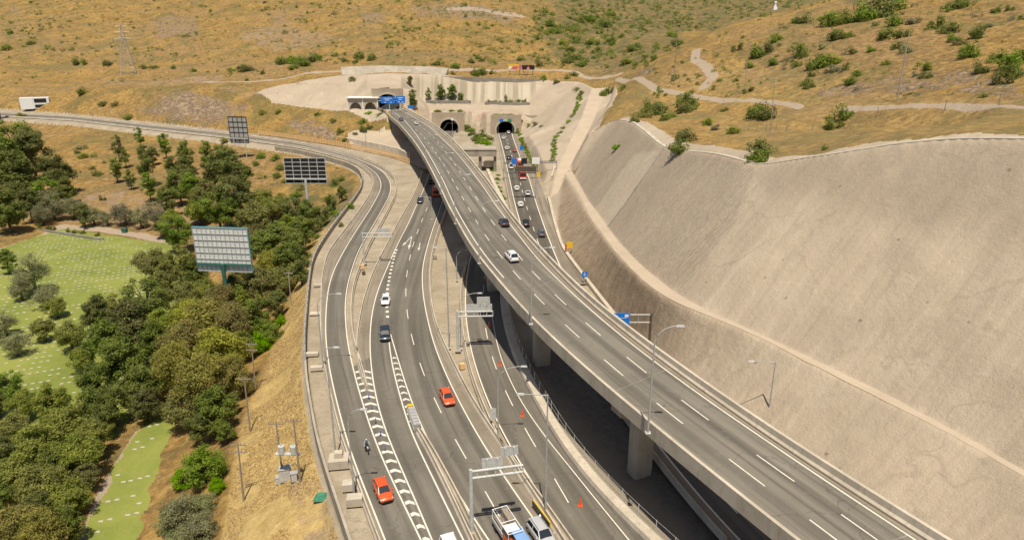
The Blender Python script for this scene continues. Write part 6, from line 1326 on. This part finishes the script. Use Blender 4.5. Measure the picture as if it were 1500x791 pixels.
def bushes(lst, where, group):
    for q in lst: bush(q[0], q[1], q[2], q[3], COLN[q[0]]+' leafy bush '+where, group, q[4] if len(q) > 4 else 1.)
bushes([('g',1010,150,17,1.1),('d',1004,158,13,1.),('g',1110,163,17),('d',1118,166,18),('g',1233,166,17,1.05),('d',1222,181,15),('g',1118,216,20,1.05),('d',1112,228,16),('g',1004,200,16),('d',996,215,15),('g',950,155,12),('g',966,160,13),('o',940,165,13),('g',930,175,9),('d',972,172,10),('o',985,168,9),('o',1038,178,10),('p',1048,186,9),('o',1075,190,9,1.2),('g',1210,216,6.5),('y',905,214,9,.7),('g',912,128,7),('d',895,132,9),('g',884,137,7),('o',1060,160,6)], 'on the dry grass just above the sprayed slope', 'bushes just above the sprayed slope')
bushes([('g',1110,75,15),('d',1118,72,14),('g',1133,90,9),('g',1098,95,8),('d',1080,70,9),('g',1175,72,14,1.1),('d',1172,80,10),('g',1205,90,15),('o',1215,88,14),('g',1190,95,12),('p',1220,100,11),('g',1222,52,13),('d',1240,50,11),('g',1215,30,16),('d',1235,28,15),('g',1265,20,20),('g',1290,12,24),('g',1310,8,16),('g',1180,28,13),('d',1165,30,8),('g',1140,55,9),('g',1130,60,8),('g',1300,50,14),('g',1315,30,14),('d',1325,48,11),('p',1340,30,10),('g',1312,68,9),('p',1328,72,10,1.2),('d',1370,35,13),('g',1388,42,14),('g',1395,55,12),('d',1240,98,8),('g',1180,120,9),('d',1185,125,9),('g',1255,108,8),('d',1250,118,10),('g',1275,73,7),('o',1298,92,7),('g',1358,98,8,1.2),('d',1355,110,10),('g',1418,75,19),('d',1435,48,11,1.2),('g',1460,82,14),('g',1478,92,20),('d',1480,105,18),('g',1435,100,12,1.2),('d',1470,115,14),('g',1500,80,16),('g',1460,15,9),('d',1480,12,7),('g',1395,8,14),('g',1420,4,12),('d',1500,25,8),('p',1205,68,7),('g',1245,75,9),('d',1190,108,8),('g',1165,95,7),('g',1440,140,6)], 'on the right hillside above the grassy track', 'bushes on the right hillside')
bushes([('g',355,100,12,.8),('d',365,101,9,.8),('o',340,102,8,.7),('g',155,92,6),('d',160,93,5),('g',115,89,9),('d',125,92,6),('g',212,98,7,.7),('d',225,98,7,.7),('g',10,70,8),('o',45,62,6),('g',14,48,6),('g',430,88,13,.8),('d',440,92,12,.8),('g',452,86,12,.8),('g',465,85,8),('d',415,90,9),('d',430,98,8,.7),('o',412,88,8),('g',524,82,9),('g',520,90,6),('g',545,85,8),('g',505,88,5),('o',490,80,6),('d',385,106,5),('d',122,134,7,1.2),('d',150,152,6),('o',168,153,6),('d',188,172,6,1.1),('o',32,168,7),('g',362,117,4),('d',255,99,4),('g',282,103,5),('o',385,164,6),('o',407,163,5),('g',466,167,5),('g',488,177,5),('g',530,178,7),('g',532,188,8),('d',541,186,6),('d',496,192,7),('d',520,196,4),('g',505,205,4,1.1),('y',540,165,7,.5),('y',555,167,6,.5),('o',562,163,4,1.2),('g',517,116,5)], 'on the dry slopes around the far ramp', 'bushes on the slopes round the far ramp')
bushes([('g',644,93,9,.8),('g',668,97,8,.7),('g',622,98,4),('d',694,106,6),('g',705,105,9),('d',700,108,7),('g',722,106,5,1.2),('d',664,107,4,1.2),('g',797,115,6),('g',815,119,6,.8),('o',790,93,7,1.3),('d',840,109,7,.8),('o',830,113,5),('g',760,60,5),('o',765,86,7,.8),('g',700,84,6),('g',690,90,6),('o',705,88,6),('g',790,55,6)], 'on the slope beside the track above the tunnels', 'bushes beside the track above the tunnels')
bushes([('d',635,149,5,.7),('d',655,150,4,.7),('d',668,149,5,.7),('d',683,149,4,.7),('d',715,149,5,.8),('d',724,149,6,.8),('d',735,150,4,.7),('d',747,149,5,.8),('g',758,148,5,.8),('d',768,148,4,.9),('o',640,162,5,.6),('o',662,162,5,.6),('o',674,163,4,.6),('y',728,168.5,5,.5),('y',737,169,4,.5),('y',749,169,4,.5),('y',761,169,3,.5),('o',775,183,5,.8),('o',785,181,6,.7),('g',793,185,4,.6),('o',762,181,4)], 'on the planters and ledges over the tunnels', 'shrubs on the planters over the tunnels')
bushes([('y',690,195,6,.6),('g',697,200,7,.6),('y',706,205,8,.6),('g',700,209,6,.5),('y',714,211,6,.5),('y',718,203,5,.6),('g',684,190,5,.6),('y',762,197,5,.6),('y',767,207,5,.6),('g',771,216,5,.6),('y',775,224,5,.6),('y',779,232,5,.6),('y',783,240,4,.6),('g',759,191,4,.6),('y',715,244,4,.6),('y',722,249,5,.6),('g',729,256,4,.6),('y',731,274,6,.6),('y',727,268,4,.6),('y',735,286,5,.6),('y',738,296,4,.6),('g',739,262,4,.6),('y',811,222,4,.9),('g',811,214,4,.9),('y',810,230,4,.9),('g',812,205,4,.9),('g',846,150,4,.8),('y',849,142,5,.8),('g',852,135,5,.8),('y',845,158,4,.8),('y',842,165,4,.7),('g',838,171,4,.6),('g',844,130,5,.7)], 'in the planted strips beside the tunnel ramps', 'plants in the strips beside the tunnel ramps')
bushes([('d',489,268,8,1.),('g',480,290,9),('g',505,280,6),('g',512,302,8),('y',493,312,7),('g',455,325,8),('y',465,345,8),('d',500,262,5,1.2),('g',448,404,5),('g',500,330,5),('o',475,318,9),('o',420,262,9),('g',405,258,7),('g',432,285,9),('o',440,275,7),('g',383,228,8),('g',402,232,7,1.1),('d',410,245,7,1.2),('g',374,240,6),('o',120,228,7),('o',135,245,6),('p',120,215,8,.8),('d',140,255,8,.8),('g',112,222,6),('g',300,232,7),('o',330,205,6),('g',268,216,8),('d',150,290,5,1.3),('p',190,270,6)], 'on the slope below the ramp barrier', 'bushes on the slope below the ramp')
for q0 in [(765,203),(769,212),(773,220),(777,228),(781,236),(785,244),(757,194)]: bush('y', q0[0], q0[1], 5.5, COLN['y']+' leafy bush in the planted strips beside the tunnel ramps', 'plants in the strips beside the tunnel ramps', .6)
for q0 in [(810,234),(811,226),(811.5,218),(812,210),(815,200),(820,194),(826,187),(833,178),(840,168),(844,161),(847,154),(850,146),(851,138),(847,131),(728,262),(733,280),(737,291),(719,246)]: bush('y', q0[0], q0[1], 5., COLN['y']+' leafy bush in the planted strips beside the tunnel ramps', 'plants in the strips beside the tunnel ramps', .7)
for q0 in [(682,187),(688,191),(694,196),(702,202),(709,208),(716,208),(703,197),(696,204),(710,200)]: bush('g' if q0[0] < 700 else 'y', q0[0], q0[1], 8., COLN['y']+' leafy bush in the green patch between the two arched tunnels', 'plants between the two arched tunnels', .5)
hedge = [(59,333),(70,334),(76,335),(100,338),(110,339.5),(121,340),(143,343.5)]
for u, v in hedge: bush('d', u, v, 4.5, 'clipped round dark shrub in the row beside the cemetery path', 'clipped shrubs beside the cemetery path', 1.1)
# scattered small scrub: the largest as bushes, the far mass as one object
rgs = np.random.default_rng(77); cand = []
REG = [([(0,0),(560,0),(560,92),(0,88)], 190, 3.2, 1.3, 'oogpd'), ([(560,0),(700,0),(860,50),(860,98),(560,96)], 150, 3.6, 1.5, 'ogogd'), ([(790,14),(1000,14),(1010,60),(930,104),(860,98),(800,60)], 260, 5.2, 2.0, 'gdgog'), ([(930,100),(1010,66),(1100,30),(1180,20),(1110,130),(960,150)], 70, 4.5, 1.8, 'gdo'), ([(1110,130),(1180,25),(1300,-5),(1500,-5),(1500,140),(1300,140)], 60, 5., 2., 'gdop'), ([(0,100),(330,98),(470,112),(0,130)], 22, 2.6, 1., 'og'), ([(130,215),(420,225),(500,250),(440,290),(250,280)], 26, 4., 1.4, 'ogp')]
def px_in(poly):
    q = np.array(poly, float)
    while True:
        u, v = rgs.uniform(q[:,0].min(), q[:,0].max()), rgs.uniform(q[:,1].min(), q[:,1].max())
        if inpoly(np.array([u]), np.array([v]), q)[0]: return u, v
for poly, n, r0, sd, ks in REG:
    cl = [px_in(poly) for _ in range(max(4, n//7))]
    for _ in range(n):
        if rgs.random() < .6: c = cl[rgs.integers(len(cl))]; u, v = c[0]+rgs.normal(0, 14), c[1]+rgs.normal(0, 6)
        else: u, v = px_in(poly)
        cand.append((max(1.3, rgs.normal(r0, sd)), u, v, ks[rgs.integers(len(ks))]))
cand.sort(reverse=True)
room = max(0, 297-nb)
for r_, u, v, k_ in cand[:room]:
    wh = 'on the far hillside behind the tunnels' if u < 780 else ('in the shrubby valley right of the tunnels' if u < 1010 else 'scattered on the right hillside')
    bush(k_, u, v, r_, COLN[k_]+' small scrub bush '+wh, 'scrub bushes '+wh, .85)
allv = {}
def scrub_add(r_, u, v, k_, n=160):
    R0 = 2.
    for _ in range(2): b = G(u, v, .3*R0); R0 = r_*depth(b)/F
    rg = np.random.default_rng(int(u*31+v*17) % 99991); c, rr2 = crown_clumps(rg, 6, .6, rc=(.3,.5)); q = leaves(rg, c, rr2, n, .34); q[:, 2] += .3
    allv.setdefault(k_, []).append(q*R0+b)
for r_, u, v, k_ in cand[room:]: scrub_add(r_, u, v, k_, 110)
for poly, n, ks in (([(0,0),(560,0),(560,95),(0,95)], 1000, 'bopo'), ([(560,0),(860,0),(860,98),(560,98)], 760, 'oogd'), ([(1000,70),(1250,0),(1500,0),(1500,150),(1050,150)], 460, 'oogg'), ([(0,100),(470,112),(420,140),(0,150)], 90, 'bop'), ([(130,215),(420,225),(500,250),(440,290),(250,280)], 70, 'bop')):
    for _ in range(n): u, v = px_in(poly); scrub_add(rgs.uniform(1.4, 3.8 if u < 560 else 4.6), u, v, ks[rgs.integers(len(ks))], 36)
WD = []
for _ in range(520):
    u = rgs.uniform(840, 1300); v = rgs.uniform(-12, 46)
    b = G(u, v)
    if np.hypot(b[0], b[1]) > 620 and rgs.random() < .95: WD.append((rgs.uniform(3.2, 6.), u, v, 'dgdd'[rgs.integers(4)]))
for q in WD: scrub_add(*q, 60)
for k_, L_ in allv.items():
    o = bpy.data.objects.new('scrub', leaf_mesh('scrub', np.concatenate(L_), LM[k_])); COL.objects.link(o); tag(o, 'mass of '+COLN[k_]+' scrub covering the distant hillsides', 'scrub', kind='stuff')
# dry grass tufts on the near banks
def tufts(n, polys, smin, smax, seed, name, label, mats):
    rg = np.random.default_rng(seed); vs = []
    for poly, share in polys:
        q = np.array(poly, float); k = 0
        while k < n*share:
            m_ = 4000; u = rg.uniform(q[:,0].min(), q[:,0].max(), m_); v = rg.uniform(q[:,1].min(), q[:,1].max(), m_)
            ok = inpoly(u, v, q); u, v = u[ok], v[ok]
            x = np.interp(u, [0, 1], [0, 1])
            pts_ = pool[(seed, id(poly))] if False else None
            vs.append(np.stack([u, v], 1)); k += len(u)
    return vs
def tuft_mesh(plan_poly, n, smin, smax, seed, name, label, mat, keep=None):
    rg = np.random.default_rng(seed); q = np.asarray(plan_poly)[:, :2]; x = rg.uniform(q[:,0].min(), q[:,0].max(), n*3); y = rg.uniform(q[:,1].min(), q[:,1].max(), n*3)
    ok = inpoly(x, y, q) & (vnoise(x, y, 7, 5)+vnoise(x, y, 2.5, 6)*.8 > -.12); x, y = x[ok][:n], y[ok][:n]; z = raw_h(x, y); n = len(x); vs = []
    for j in range(4):
        a = rg.uniform(0, 6.28, n); s_ = rg.uniform(smin, smax, n); lx, ly = np.cos(a)*s_*.30, np.sin(a)*s_*.30; ox, oy = rg.normal(0, .25, n)*s_, rg.normal(0, .25, n)*s_
        tx, ty = rg.normal(0, .6, n)*s_, rg.normal(0, .6, n)*s_
        p0 = np.stack([x+ox-lx, y+oy-ly, z-.03], 1); p1 = np.stack([x+ox+lx, y+oy+ly, z-.03], 1); p2 = np.stack([x+ox+tx+lx*.25, y+oy+ty+ly*.25, z+s_*.75], 1); p3 = np.stack([x+ox+tx-lx*.25, y+oy+ty-ly*.25, z+s_*.7], 1)
        vs.append(np.stack([p0, p1, p2, p3], 1))
    o = bpy.data.objects.new(name, leaf_mesh(name, np.concatenate(vs).reshape(-1, 3), mat)); COL.objects.link(o); return tag(o, label, 'grass', kind='stuff')
M['blades'] = leaf_mat('dry_grass_blades', (.56,.42,.17), (.68,.53,.24), (.76,.61,.32))
class tg: m = M['blades']
bank = np.vstack([[P(u, v, -5)[:2] for u, v in [(318,800),(335,690),(345,620),(375,545),(405,480),(430,440)]], offset(shelf[(shelf[:,1] > 30) & (shelf[:,1] < 150)], -1.3)[::-1, :2]])
tuft_mesh(bank, 26000, .10, .26, 3, 'dry_grass', 'dry straw coloured grass on the bank left of the ramp', tg.m)
SC.cycles.max_bounces = 6; SC.cycles.transparent_max_bounces = 4
